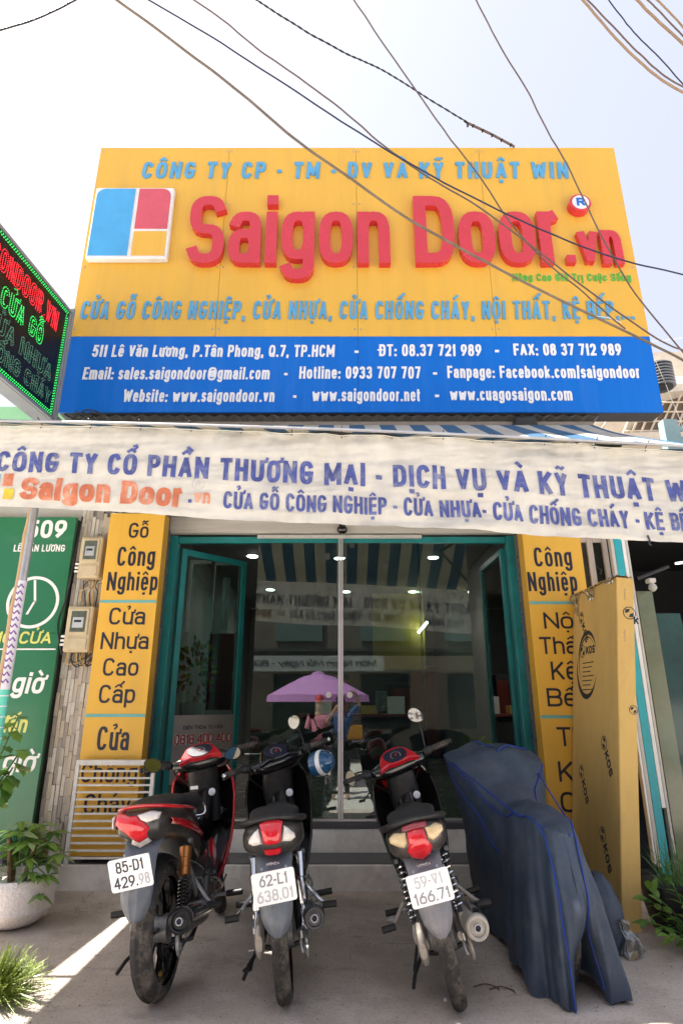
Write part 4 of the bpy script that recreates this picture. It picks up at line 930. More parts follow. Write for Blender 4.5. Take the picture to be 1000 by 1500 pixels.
# ================================================================== MOTORBIKES
red_p = mat('red_paint', (.52, .012, .02), .2, var=.05, coat=.9); greyp = mat('grey_fender_plastic', (.10, .115, .14), .45, var=.15, scale=12, dirt=(.26, .25, .24), dscale=9, damt=.6, bump=.1, bscale=200)
lens_r = mat('red_lens', (.62, .01, .02), .12, var=.15, scale=20, coat=.8); lens_c = mat('clear_lens', (.62, .58, .54), .12, var=.25, scale=30, coat=.8); lens_a = mat('amber_lens', (.60, .45, .24), .15, var=.2, scale=25, coat=.6)
seatm = mat('seat_vinyl', (.014, .014, .016), .55, var=.2, bump=.25, bscale=500, dirt=(.06, .06, .06), dscale=15, damt=.4)
platem = mat('plate_white', (.84, .84, .84), .35, var=.03, dirt=(.6, .58, .55), dscale=9, damt=.3); platef = [mat('plate_ink', (.03, .03, .05), .5), mat('plate_ink_faded', (.45, .45, .5), .5), mat('plate_ink_half', (.24, .24, .28), .5)]
mirror = mat('mirror_face', (.85, .86, .86), .02, metal=1, var=0); dusty = mat('dusty_alloy', (.42, .38, .33), .5, metal=.55, var=.2, dirt=(.25, .21, .17), dscale=18, damt=.7)
enginem = mat('engine_alloy', (.20, .20, .20), .5, metal=.6, var=.25, scale=10, dirt=(.08, .07, .06), dscale=15, damt=.7); gold = mat('copper_shock', (.55, .22, .07), .3, metal=.8)
bluep = mat('helmet_blue', (.015, .085, .20), .2, coat=.8)
def smoothstep(t): t = max(0, min(1, t)); return t*t*(3-2*t)
def interp(tab, z):
    for (a, *va), (b, *vb) in zip(tab, tab[1:]):
        if z <= b: k = max(0, (z-a)/(b-a)); return [x+(y-x)*k for x, y in zip(va, vb)]
    return list(tab[-1][1:])
def patch(outline, yf, thick, dome, m, name, par, rows=3):
    """a domed lens on the surface y = yf(x, z), facing -y"""
    n = len(outline); cx = sum(p[0] for p in outline)/n; cz = sum(p[1] for p in outline)/n; v = []; f = []
    for k, (sc_, dy) in enumerate(((1, thick), (1, 0), (.93, -dome*.6), (.7, -dome*.92), (.35, -dome))):
        for x, z in outline: X_ = cx+(x-cx)*sc_; Z_ = cz+(z-cz)*sc_; v.append((X_, yf(X_, Z_)+dy-.004, Z_))
    for k in range(4): f += [(k*n+i, k*n+(i+1) % n, (k+1)*n+(i+1) % n, (k+1)*n+i) for i in range(n)]
    v.append((cx, yf(cx, cz)-dome-.004, cz)); f += [(4*n+i, 4*n+(i+1) % n, 5*n) for i in range(n)]
    return G().add(v, f).build(name, m, par, smooth=True, ang=50)
def bike(S):
    dz = S.get('dz', 0); tw = S.get('tw', .042)
    r = thing('parked_motorbike', S['label'], 'motorbike', (0, 0, 0), 'motorbikes parked before the shop'); OFF.pop(r)
    sh = S['shock']; met = S.get('metal', M['chrome'])
    steer = S['steer']; axp = Vector((0, .90, .90)); axd = Vector((0, -.42, 1)).normalized(); RM = Matrix.Translation(axp) @ Matrix.Rotation(steer, 4, axd) @ Matrix.Translation(-axp)
    st = lambda p: RM @ p
    def wheel(cy, front):
        R = .287 if not front else .283; w = tw if not front else tw*.86
        prof = []; m = 15
        for j in range(m):
            a = -PI*.62+2*PI*.62*j/(m-1); prof.append((w*math.sin(a)*(1.02), R-w*.95+w*.95*math.cos(a)))
        g = G(); g.lathe(prof, (0, cy, R), (1, 0, 0), 144)
        g.f = g.f[:-2]; v = g.v
        for j in range(1, m-1):
            for k in range(144):
                i = j*144+k; q = j-7
                zig = S.get('zig', 0)
                if zig: gr = ((k+abs(q)*2) % 9 < 2 and abs(q) > 0 and abs(q) < 6) or (abs(q) == 2 and (k % 9) < 5) or (abs(q) == 1 and (k % 9) > 3)
                else: gr = (q == 0) or ((k*2+abs(q)*3) % 11 < 2 and 1 < abs(q) < 6)
                if gr: p = Vector(v[i])-Vector((0, cy, R)); d = Vector((0, p.y, p.z)).normalized(); v[i] = tuple(Vector(v[i])-d*.0075)
        t = g.xf(st if front else (lambda p: p)).build('front_tyre' if front else 'rear_tyre', M['rubber'], r, smooth=True, ang=22)
        rim = S.get('rim', M['gloss'])
        g = G().lathe([(-w*.62, .222), (-w*.62, .238), (-w*.3, .226), (w*.3, .226), (w*.62, .238), (w*.62, .222), (w*.5, .210), (-w*.5, .210)], (0, cy, R), (1, 0, 0), 72, closed=True)
        g.xf(st if front else (lambda p: p)).build('wheel_rim', rim, r, smooth=True)
        for k in range(5):
            a = 2*PI*k/5+.4
            for s in (-.13, .13):
                g = G().tube([(.012*s/.13, cy+math.cos(a)*.03, R+math.sin(a)*.03), (.016*s/.13, cy+math.cos(a+s*.5)*.12, R+math.sin(a+s*.5)*.12), (.010*s/.13, cy+math.cos(a+s)*.213, R+math.sin(a+s)*.213)], [.014, .011, .010], 6)
                g.xf(st if front else (lambda p: p)).build('wheel_spoke', rim, r, smooth=True)
        g = G().lathe([(-.06, .02), (-.055, .05), (-.03, .06), (.03, .06), (.055, .065), (.065, .02)], (0, cy, R), (1, 0, 0), 24)
        g.xf(st if front else (lambda p: p)).build('wheel_hub', enginem, r, smooth=True)
        if S.get('pin'):
            g = G().lathe([(w*.63, .236), (w*.66, .236), (w*.66, .231), (w*.63, .231)], (0, cy, R), (1, 0, 0), 72, closed=True); g.xf(st if front else (lambda p: p)).build('red_rim_stripe', red_p, r)
        return t
    wheel(0, False); wheel(1.225, True)
    R = .287
    # swing arm, axle, chain case, brake
    for s in (-1, 1):
        G().tube([(s*.085, -.055, .285), (s*.085, .04, .287), (s*.075, .28, .32), (s*.06, .46, .35)], [.014, .017, .018, .02], 8, flat=1.4).build('swing_arm', met if S.get('zig') else M['blackplastic'], r, smooth=True)
        G().lathe([(0, .014), (.012, .014), (.02, .009)], (s*.10, 0, .287), (s, 0, 0), 6).build('axle_nut', M['steel'], r)
        g = G().box(s*.098-.006, s*.098+.006, -.085, -.03, .27, .305); g.build('chain_adjuster', M['steel'], r, bevel=.003)
    if S.get('case'):
        g = G().loft([(-.115, -.103, .285, .016, .035), (-.09, -.103, .285, .022, .07), (0, -.103, .287, .024, .085), (.15, -.10, .30, .023, .075), (.40, -.09, .34, .022, .06), (.47, -.085, .35, .015, .045)], 16)
        g.build('chain_case', S['case'], r, smooth=True)
    else:
        G().tube([(-.072, -.07, .345), (-.072, .1, .36), (-.072, .40, .39)], .012, 6).build('chain', M['steel'], r)
    G().tube([(.09, -.005, .25), (.10, -.03, .20), (.105, .02, .185), (.10, .12, .20)], .008, 6).build('brake_arm', M['steel'], r, smooth=True)
    g = G()
    for q in [(.104, -.05, .255), (.108, -.06, .225), (.106, -.045, .20), (.106, -.02, .19), (.104, 0, .21), (.10, -.01, .24)]: pass
    g.tube(smoothpath([(.112, -.04, .30), (.118, -.075, .27), (.120, -.085, .23), (.118, -.065, .19), (.116, -.035, .20), (.114, -.04, .235)]), .009, 6).build('axle_bracket', met, r, smooth=True)
    # shocks
    for s in (-1, 1):
        a = Vector((s*.118, -.01, .305)); b = Vector((s*.112, .11, .60+dz)); d = (b-a).normalized(); L = (b-a).length
        G().lathe([(-.02, .016), (0, .02), (.03, .018), (.06, .011), (L*.5, .011)], a, d, 12).build('shock_rod', met, r, smooth=True)
        G().lathe([(-.014, .020), (.014, .020)], a-Vector((s*.0, 0, 0)), (s, 0, 0), 14).build('shock_eye', met, r, smooth=True)
        if sh == 'tube':
            G().lathe([(L*.25, .018), (L*.27, .023), (L*.62, .023), (L*.63, .029), (L*.98, .029), (L, .02)], a, d, 20).build('shock_cover', M['chrome'], r, smooth=True)
        else:
            q = []; n_ = 9; l0, l1 = (L*.22, L*.95) if sh == 'coil' else (L*.12, L*.52)
            e1 = d.cross(Vector((1, 0, 0))).normalized(); e2 = d.cross(e1)
            for k in range(n_*12+1): t = k/(n_*12); an = 2*PI*n_*t; q.append(a+d*(l0+(l1-l0)*t)+(e1*math.cos(an)+e2*math.sin(an))*.026)
            G().tube(q, .0048, 6).build('shock_spring', M['chrome'] if sh == 'coil' else M['gloss'], r, smooth=True)
            G().lathe([(L*.1, .012), (L*.95, .012)], a, d, 10).build('shock_core', M['blackplastic'], r)
            if sh == 'gold': G().lathe([(L*.56, .026), (L*.57, .031), (L*.66, .031), (L*.67, .028), (L*.78, .028), (L*.79, .031), (L*.92, .031), (L*.93, .02)], a, d, 20).build('shock_reservoir', gold, r, smooth=True, ang=30)
    # rear fender with its under-tail
    prof = [(-.16, .70, .10), (-.25, .665, .092), (-.305, .62, .085), (-.335, .55, .082), (-.35, .48, .078), (-.358, .43, .068), (-.352, .385, .045), (-.348, .37, .026)]
    prof = [(y-.0, z+dz, w) for y, z, w in prof]
    sp = smoothpath([(a, b, c) for a, b, c in prof], 4)
    def fen(u, v):
        i = v*(len(sp)-1); k = min(int(i), len(sp)-2); q = sp[k].lerp(sp[k+1], i-k); a = (u-.5)*2
        return (q.z*a*(1-.04*a*a), q.x+.045*abs(a)**2.6+(.006 if abs(a) < .2 else 0), q.y)
    G().grid(16, 30, fen, .004, (0, 1, .1)).build('rear_fender', S.get('fender', greyp), r, smooth=True, ang=35)
    # inner hugger
    def hug(u, v):
        a = math.radians(150-115*v); x = (u-.5)*2; rr = .315-.03*abs(x)**2
        return (x*.062, -rr*math.cos(PI-a)*-1 if False else rr*math.cos(a), .287+rr*math.sin(a)+.01)
    G().grid(8, 14, hug, .003, (0, 0, 1)).build('inner_fender', M['blackplastic'], r, smooth=True)
    # plate
    tilt = math.radians(13); pc = Vector((0, -.378, .577+dz)); PM = Matrix.Translation(pc) @ Matrix.Rotation(S.get('prot', 0), 4, 'Y') @ Matrix.Rotation(tilt, 4, 'X')
    n = 6; pts = []
    for cx, cz, a0 in ((-.095, -.07, 180), (.095, -.07, 270), (.095, .07, 0), (-.095, .07, 90)):
        for k in range(5): t = math.radians(a0+22.5*k); rr = .012; pts.append((cx-math.copysign(rr, cx)+rr*math.cos(t), cz-math.copysign(rr, cz)+rr*math.sin(t)))
    n = len(pts); ins = [(x*.965, z*.955) for x, z in pts]
    v = [PM @ Vector((x, .002, z)) for x, z in pts]+[PM @ Vector((x, -.0025, z)) for x, z in pts]+[PM @ Vector((x, -.0015, z)) for x, z in ins]
    f = [tuple(range(n-1, -1, -1))]+[(k*n+i, k*n+(i+1) % n, (k+1)*n+(i+1) % n, (k+1)*n+i) for k in (0, 1) for i in range(n)]+[tuple(2*n+i for i in range(n))]
    pl_o = G().add(v, f).build('number_plate', platem, r)
    def pp(x0, z0): return lambda x, z, d: tuple(PM @ Vector((x0+x, -.0016-d, z0+z)))
    m1_, m2_ = S['ink']
    for s_, z0, m_, wd in ((S['plate'][0], .008, m1_, .125), (S['plate'][1], -.058, m2_, .160)):
        if isinstance(m_, tuple): text(s_[:m_[0]], pl_o, m_[1], .050, wd*m_[0]/len(s_), .0075, pp(-wd/2, z0), .0006, joined=True, name='plate_number'); text(s_[m_[0]:], pl_o, m_[2], .050, wd*(len(s_)-m_[0])/len(s_)-.004, .0075, pp(-wd/2+wd*m_[0]/len(s_)+.006, z0), .0006, joined=True, name='plate_number')
        else: text(s_, pl_o, m_, .050, wd, .0075, pp(-wd/2, z0), .0006, joined=True, name='plate_number')
    for s in (-1, 1): q = PM @ Vector((s*.03, -.0022, .052)); G().lathe([(0, .004), (.003, .003)], q, (0, -1, 0), 8).build('plate_bolt', M['steel'], pl_o)
    if S.get('maker'):
        text(S['maker'], r, M['alu'], .011, .060, .0022, lambda x, z, d: (x-.03, -.338-d, .654+dz+z), .0015, joined=True, name='maker_badge')
    # tail cowl
    tc_ = [(-.305, 0, .765, .07, .022), (-.30, 0, .762, .095, .045), (-.27, 0, .752, .118, .066), (-.20, 0, .742, .135, .076), (-.05, 0, .725, .142, .088), (.15, 0, .69, .135, .10), (.35, 0, .63, .12, .12), (.48, 0, .56, .10, .12)]
    G().loft([(y, 0, z+dz*(1 if y < .2 else .5), w*(1.06 if y > -.25 else 1)*S.get('tailw', 1), h*1.02, 2.7) for y, _, z, w, h in tc_], 28).build('tail_cowl', S['tail'], r, smooth=True, ang=50)
    yf = lambda x, z: -.305+.9*x*x*1.6+.55*max(0, abs(z-.765-dz)-.02)
    Z = dz
    for o_, m_, dm in S['lamp']:
        patch([(x, z+Z) for x, z in o_], yf, .02, dm, m_, {id(lens_r): 'tail_light', id(lens_c): 'turn_signal', id(lens_a): 'turn_signal'}.get(id(m_), 'lamp_surround'), r)
    if S.get('sidered'):
        for s in (-1, 1):
            G().grid(14, 3, lambda u, v: (s*(.137+.012*math.sin(PI*u)-.02*u+.002+.010*(v*(1-v))*4), -.22+.62*u, .765+dz-.10*u-.07*u*u-(.012+.03*(1-abs(u-.5)))*v), .004, (-s, 0, 0)).build('side_stripe', red_p, r, smooth=True)
    # seat
    sect = [(-.20, 0, .80, .06, .012), (-.17, 0, .803, .095, .026), (-.08, 0, .812, .118, .036), (.08, 0, .80, .128, .042), (.22, 0, .775, .132, .045), (.36, 0, .75, .125, .045), (.50, 0, .745, .095, .042), (.58, 0, .755, .06, .03), (.60, 0, .758, .03, .012)]
    G().loft([(y, 0, z+dz, w, h, 2.6) for y, _, z, w, h in sect], 26).build('seat', seatm, r, smooth=True, ang=60)
    # grab rail
    gr = smoothpath([(-.135, .16, .745+dz), (-.15, .02, .775+dz), (-.145, -.13, .80+dz), (-.10, -.235, .823+dz), (0, -.27, .835+dz), (.10, -.235, .823+dz), (.145, -.13, .80+dz), (.15, .02, .775+dz), (.135, .16, .745+dz)], 5)
    G().tube(gr, S.get('rail_r', .019), 10, flat=.75).build('grab_rail', S['rail'], r, smooth=True)
    # frame spine, centre cover, engine
    G().loft([(.45, 0, .60, .10, .13), (.56, 0, .58, .095, .13), (.68, 0, .54, .08, .10), (.80, 0, .58, .07, .12), (.90, 0, .68, .07, .18), (.97, 0, .76, .06, .18)], 18).build('centre_cover', M['gloss'], r, smooth=True)
    G().loft([(.36, 0, .34, .09, .085), (.42, 0, .335, .115, .11), (.56, 0, .33, .12, .11), (.66, 0, .34, .085, .085), (.72, 0, .35, .07, .07), (.86, 0, .36, .065, .065), (.90, 0, .365, .04, .04)], 18).build('engine_block', enginem, r, smooth=True)
    for s in (-1, 1):
        G().lathe([(0, .088), (.02, .085), (.03, .06), (.032, 0)], (s*.112, .52, .33), (s, 0, 0), 24).build('engine_cover', enginem, r, smooth=True)
        G().tube([(s*.12, .22, .44), (s*.20, .16, .36), (s*.235, .13, .335)], .010, 8).build('peg_bracket', met, r, smooth=True)
        G().tube([(s*.215, .13, .335), (s*.285, .12, .335)], .016, 10).build('rear_footpeg', M['blackplastic'], r, smooth=True)
        G().tube([(s*.10, .66, .245), (s*.19, .66, .245)], .010, 8).build('front_footpeg_bar', M['steel'], r); G().tube([(s*.191, .66, .245), (s*.285, .655, .25)], .017, 10).build('front_footpeg', M['blackplastic'], r, smooth=True)
    G().tube([(-.10, .48, .30), (-.13, .40, .17), (-.19, .36, .035)], .009, 8).build('side_stand', M['blackplastic'], r, smooth=True); G().tube([(-.19, .36, .035), (-.225, .33, .03)], .012, 6).build('stand_foot', M['blackplastic'], r)
    G().tube([(-.11, .14, .20), (-.17, .02, .16), (-.19, -.04, .13)], .009, 8).build('centre_stand_lever', M['blackplastic'], r, smooth=True)
    G().tube([(-.11, .40, .25), (-.12, .15, .19), (.0, .1, .18), (.12, .15, .19), (.11, .40, .25)], .012, 8).build('centre_stand', M['blackplastic'], r, smooth=True)
    G().tube([(.12, .62, .27), (.15, .75, .28), (.155, .82, .31)], .006, 6).build('brake_pedal', M['chrome'], r, smooth=True)
    # wiring, hoses, springs and brackets round the engine
    rw = random.Random(len(S['label']))
    for k in range(13):
        s = 1 if k % 3 else -1; a_ = Vector((s*rw.uniform(.04, .12), rw.uniform(.12, .6), rw.uniform(.38, .56))); b_ = Vector((s*rw.uniform(.08, .14), rw.uniform(.0, .75), rw.uniform(.24, .42)))
        G().tube(smoothpath([a_, a_.lerp(b_, .4)+Vector((s*.03, rw.uniform(-.05, .05), .02)), b_], 5), rw.choice((.0032, .0045, .006)), 6).build('hose', M['blackplastic'] if k % 4 else M['steel'], r, smooth=True)
    for k in range(5): G().lathe([(0, .008), (.007, .008), (.009, .004)], (.148, .52+.066*math.cos(k*1.26), .33+.066*math.sin(k*1.26)), (1, 0, 0), 6).build('cover_bolt', M['steel'], r)
    G().tube([(.125, .10, .53), (.128, .18, .44), (.12, .25, .36)], .011, 6, flat=1.8).build('frame_plate', met, r, smooth=True)
    G().tube([(-.125, .10, .53), (-.128, .18, .44), (-.12, .25, .36)], .011, 6, flat=1.8).build('frame_plate', met, r, smooth=True)
    G().tube(smoothpath([(.10, .42, .30), (.125, .20, .235), (.115, -.02, .195)]), .0045, 6).build('brake_rod', M['steel'], r, smooth=True)
    q = [(.124+.008*math.cos(k*.9), .02+.0022*k, .235+.008*math.sin(k*.9)) for k in range(50)]; G().tube(q, .0016, 4).build('return_spring', M['steel'], r)
    for s in (-1, 1):
        G().lathe([(0, .007), (.004, .006)], (s*.055, -.31, .635+dz), (0, -1, .4), 8).build('fender_bolt', M['steel'], r)
        G().tube([(s*.128, .11, .60+dz), (s*.142, .105, .60+dz)], .012, 8).build('shock_bolt', M['steel'], r)
    G().tube(smoothpath([(.115, .45, .40), (.16, .55, .36), (.17, .64, .30), (.15, .70, .27)]), .007, 8).build('kick_lever', M['chrome'], r, smooth=True)
    # exhaust
    mc = S['muffler']; a = Vector((.165, -.20, .335+S.get('mz', 0))); b = Vector((.145, .33, .265)); d = (b-a).normalized(); L = (b-a).length; mr = S.get('mr', .052)
    G().lathe([(.012, .018), (.012, mr*.62), (.0, mr*.70), (-.004, mr*.82), (.004, mr*.96), (.02, mr), (L*.75, mr*.98), (L*.9, mr*.7), (L, .022)], a, d, 28).build('muffler', mc, r, smooth=True, ang=35)
    G().lathe([(-.002, .013), (-.014, .013), (-.014, .017), (.012, .017)], a, d, 16).build('tailpipe', M['steel'], r, smooth=True)
    G().lathe([(.012, .0), (.0105, .0125)], a-d*.013, d, 14).build('tailpipe_bore', M['black'], r)
    G().tube([b, (.13, .52, .22), (.09, .72, .24), (.02, .86, .33)], .017, 10).build('exhaust_pipe', M['steel'], r, smooth=True)
    ax_ = d; e1 = Vector((1, 0, .9)).normalized(); e1 = (e1-d*e1.dot(d)).normalized(); e2 = d.cross(e1)
    G().grid(8, 10, lambda u, v: a+d*(.03+(L*.7)*v)+(e1*math.cos((u-.5)*1.7)+e2*math.sin((u-.5)*1.7))*(mr+.010-.006*(2*u-1)**2-.006*(1-math.sin(PI*min(1, v*3+.15)/2))), .003, -e1).build('heat_shield', S.get('shield', M['chrome']), r, smooth=True)
    # leg shield
    tab = [(.27, .10, .80), (.36, .15, .83), (.50, .185, .875), (.62, .20, .905), (.74, .205, .925), (.84, .195, .93), (.92, .15, .915)]
    def ls(u, v):
        z = .27+.65*v; w, y = interp(tab, z); a = (u-.5)*2; return (a*w, y+.11-.13*abs(a)**2.2*(1 if z < .85 else .6), z+.02*abs(a)**3)
    G().grid(22, 18, ls, .012, (0, 1, 0)).build('leg_shield', S.get('shieldm', M['gloss']), r, smooth=True, ang=50)
    for s in (0, 1):
        e = [Vector(ls(s, v/18))+Vector(((s-.5)*.010, -.004, 0)) for v in range(19)]
        G().tube(e, .009, 6).build('shield_edge', S['accent_edge'], r, smooth=True)
    G().lathe([(0, .024), (.005, .022), (.006, .012), (.003, .010), (.003, 0)], (.075, .842, .79), (0, -1, .25), 20).build('key_lock', M['alu'], r, smooth=True)
    # front fork, fender
    for s in (-1, 1):
        G().tube([(s*.085, .955, .66), (s*.085, 1.10, .45), (s*.085, 1.225, .283)], [.016, .018, .022], 12).xf(st).build('fork_leg', M['steel'], r, smooth=True)
    def ff(u, v):
        a = math.radians(20+150*v); x = (u-.5)*2; rr = .325-.03*abs(x)**2
        return (x*.062, 1.225+rr*math.cos(a), .283+rr*math.sin(a))
    G().grid(10, 20, ff, .004, (0, 0, 1)).xf(st).build('front_fender', S['front'], r, smooth=True)
    # steering head and cowl
    G().loft([(.60, 0, .95, .08, .05), (.70, 0, .95, .09, .06), (.80, 0, .94, .10, .065), (.90, 0, .91, .10, .065), (.955, 0, .885, .09, .055), (.99, 0, .88, .065, .045)], 22, 'z', 2.9).xf(st).build('steering_neck', M['blackplastic'], r, smooth=True)
    cz = .985
    G().loft([(-.19, .845, cz+.005, .022, .022), (-.165, .85, cz, .045, .035), (-.10, .875, cz-.002, .075, .055), (0, .895, cz+.0, .09, .068), (.10, .875, cz-.002, .075, .055), (.165, .85, cz, .045, .035), (.19, .845, cz+.005, .022, .022)], 20, 'x').xf(st).build('handlebar_cowl', S.get('cowl', M['gloss']), r, smooth=True, ang=60)
    # top cowl accent, a V round the dial
    tilt2 = math.radians(-38); DM = Matrix.Translation((0, .845, cz+.062)) @ Matrix.Rotation(math.radians(52), 4, 'X')
    dpt = [(.082*math.copysign(abs(math.cos(a_))**.8, math.cos(a_))*(1+.12*math.sin(a_)), .056*math.sin(a_)) for a_ in [2*PI*k_/24 for k_ in range(24)]]
    def plate3(pts, y0, y1, m_, nm, par=r, bev=.003):
        n = len(pts); v = [DM @ Vector((x, y0, z)) for x, z in pts]+[DM @ Vector((x, y1, z)) for x, z in pts]
        return G().add(v, [tuple(range(n)), tuple(range(2*n-1, n-1, -1))]+[(i, n+i, n+(i+1) % n, (i+1) % n) for i in range(n)]).xf(st).build(nm, m_, par, bevel=bev)
    DM = Matrix.Translation((0, .825, cz+.062)) @ Matrix.Rotation(math.radians(-52), 4, 'X') @ Matrix.Scale(.98, 4)
    wing = [(.155, -.085), (.135, -.02), (.10, .045), (.055, .078), (.0, .085)]; wing = wing+[(-x, z) for x, z in reversed(wing[:-1])]+[(-.12, -.07), (-.075, -.055), (-.035, -.063), (.035, -.063), (.075, -.055), (.12, -.07)]
    plate3([(x*.92, z*.95) for x, z in wing], -.004, .035, S['accent'], 'cluster_surround', bev=.007)
    dial = plate3(dpt, -.010, -.0045, M['black'], 'dial_face', bev=.001)
    dw = mat('dial_print', (.5, .5, .5), .5); dr = mat('dial_red', (.7, .03, .02), .5)
    for k in range(21):
        an = math.radians(-30+240*k/20); c_, s_ = math.cos(an), math.sin(an)
        for r0, r1, mm in ((.030, .0375 if k % 2 else .034, dw),):
            q0 = st(DM @ Vector((c_*r0, -.0108, s_*r0-.005))); q1 = st(DM @ Vector((c_*r1, -.0108, s_*r1-.005))); G().tube([q0, q1], .0011, 4).build('dial_tick', mm, dial)
    q0 = st(DM @ Vector((0, -.012, -.005))); q1 = st(DM @ Vector((.018, -.012, .016))); G().tube([q0, q1], .0018, 4).build('needle', dr, dial)
    G().lathe([(0, .006), (.003, .005)], q0, st(DM @ Vector((0, -1, 0)))-st(DM @ Vector((0, 0, 0))), 10).build('needle_hub', dr, dial)
    patch_ = [(x*.93, z*.9) for x, z in dpt]
    # grips, levers, switchgear, mirrors
    for s in (-1, 1):
        G().tube([(s*.16, .85, cz+.005), (s*.22, .835, cz+.02), (s*.25, .822, cz+.025)], .013, 10).xf(st).build('handlebar', M['blackplastic'], r, smooth=True)
        G().loft([(s*.19, .84, cz+.015, .022, .022), (s*.21, .835, cz+.018, .026, .028), (s*.235, .825, cz+.022, .024, .026), (s*.245, .824, cz+.023, .018, .02)], 12, 'x').xf(st).build('switchgear', M['blackplastic'], r, smooth=True)
        a0, b0 = Vector((s*.245, .824, cz+.024)), Vector((s*.365, .785, cz+.03)); q = [a0.lerp(b0, k/16) for k in range(17)]
        G().tube(q, [.0165+(.0018 if k % 2 else 0) for k in range(17)], 12).xf(st).build('grip', M['rubber'], r, smooth=True, ang=20)
        G().lathe([(0, .013), (.014, .015), (.02, .01)], b0, (s, -.3, 0), 12).xf(st).build('bar_end', M['chrome'] if S.get('barend') else M['blackplastic'], r, smooth=True)
        G().tube([(s*.20, .87, cz+.015), (s*.24, .885, cz+.01), (s*.30, .875, cz+.005), (s*.365, .845, cz+.005)], [.008, .007, .006, .008], 8).xf(st).build('lever', S.get('lever', M['blackplastic']), r, smooth=True)
        G().tube(smoothpath([(s*.19, .86, cz), (s*.17, .93, cz-.06), (s*.10, .96, cz-.14), (s*.07, .93, cz-.24)]), .005, 6).xf(st).build('cable', M['blackplastic'], r, smooth=True)
        if (s < 0 and 'L' in S['mirrors']) or (s > 0 and 'R' in S['mirrors']):
            base, tip, face, (mw, mh), rot = S['mirrors']['L' if s < 0 else 'R']
            base = Vector(base); tip = Vector(tip)
            G().tube(smoothpath([base, base.lerp(tip, .45)+Vector((s*.015, .02, .01)), tip]), .0055, 8).xf(st).build('mirror_stem', M['blackplastic'], r, smooth=True)
            fn = Vector(face).normalized(); up = Vector((0, 0, 1)); up = (up-fn*up.dot(fn)).normalized(); sd = fn.cross(up)
            e1 = sd*math.cos(rot)+up*math.sin(rot); e2 = -sd*math.sin(rot)+up*math.cos(rot)
            ol = [(math.cos(2*PI*k/28), math.sin(2*PI*k/28)) for k in range(28)]
            ol = [(x*(1+.10*y), y*(1-.12*x)) for x, y in ol]
            c0 = tip+fn*.004
            v = []
            for sc_, dd in ((.0, -.028), (.55, -.024), (.9, -.010), (1, 0), (1.0, .004), (.93, .004)):
                v += [c0+(e1*x*mw+e2*y*mh)*sc_+fn*dd for x, y in ol]
            f = [(k*28+i, k*28+(i+1) % 28, (k+1)*28+(i+1) % 28, (k+1)*28+i) for k in range(5) for i in range(28)]
            mo = G().add(v, f).xf(st).build('mirror_shell', M['gloss'], r, smooth=True)
            v = [c0+(e1*x*mw+e2*y*mh)*.93+fn*.0035 for x, y in ol]
            G().add(v, [tuple(range(28))]).xf(st).build('mirror_glass', S.get('mglass', mirror), mo)
    # nose with the headlight
    G().loft([(.90, 0, .93, .10, .10), (.98, 0, .92, .115, .105), (1.06, 0, .90, .095, .085), (1.10, 0, .885, .06, .05)], 18).xf(st).build('headlight_cowl', S['front'], r, smooth=True)
    patch([(x, z) for x, z in ((-.06, .86), (.06, .86), (.08, .92), (.04, .95), (-.04, .95), (-.08, .92))], lambda x, z: -1.105+1.5*x*x, .0, .015, lens_c, 'headlight', r).data.transform(RM @ Matrix.Diagonal((1, -1, 1, 1)))
    if S.get('stickers'):
        for (x, y, z, w, h, m_) in S['stickers']: G().box(x-w/2, x+w/2, y, y+.001, z-h/2, z+h/2).build('sticker', m_, r)
    if S.get('hook'):
        G().tube(smoothpath([(-.03, .80, .735), (-.045, .77, .72), (-.05, .75, .69), (-.02, .745, .675), (.03, .745, .675), (.05, .75, .69), (.045, .77, .72), (.03, .80, .735)]), .0055, 8).build('luggage_hook', M['chrome'], r, smooth=True)
    # pose: stands on its rear contact point, leaning to the left on its stand
    yaw, leanr = S['yaw'], S['lean']
    r.matrix_world = Matrix.Translation(S['pos']) @ Matrix.Rotation(-yaw, 4, 'Z') @ Matrix.Rotation(-leanr, 4, 'Y')
    return r
tailgrey = mat('tail_dark_plastic', (.028, .027, .025), .35, var=.25, scale=12, coat=.3, dirt=(.09, .08, .07), dscale=12, damt=.5)
mL = lambda dx=0, dy=0, dz_=0: ((-.215, .84, 1.03), (-.285+dx, .80+dy, 1.13+dz_))
bike(dict(label='red and black motorbike at the left with a tall rear fender and a copper-coloured shock', pos=(-.875, 3.40, 0), yaw=.035, lean=.10, steer=.30, dz=.045, tw=.050, tailw=.9, shock='gold', metal=M['steel'],
  tail=tailgrey, accent=red_p, accent_edge=red_p, front=red_p, rail=red_p, rail_r=.012, sidered=1, plate=('85-D1', '429.98'), ink=(platef[0], (4, platef[0], platef[1])), prot=-.10, rim=M['gloss'],
  lamp=[([(-.105, .815), (-.03, .80), (.0, .80), (.06, .745), (.045, .70), (.0, .675), (-.035, .70), (-.07, .735), (-.112, .77)], lens_r, .014), ([(.0, .802), (.06, .812), (.105, .80), (.098, .775), (.05, .765), (.02, .78)], lens_c, .014), ([(-.125, .80), (-.112, .80), (-.115, .745), (-.125, .755)], lens_c, .008), ([(-.03, .698), (.0, .672), (.045, .697), (.05, .675), (.0, .652), (-.04, .675)], lens_c, .010)],
  muffler=mat('muffler_black', (.02, .02, .022), .35, metal=.3), mr=.056, mz=.03, shield=M['chrome'], mirrors={'L': ((-.215, .84, 1.03), (-.30, .76, 1.03), (-.1, -1, .2), (.058, .042), .5)}, mglass=mat('olive_mirror', (.10, .105, .02), .12, metal=.6),
  stickers=[(-.03, .795, .83, .05, .02, M['white']), (-.045, .79, .785, .035, .025, M['letwhite'])], hook=1, lever=M['blackplastic'], fender=greyp))
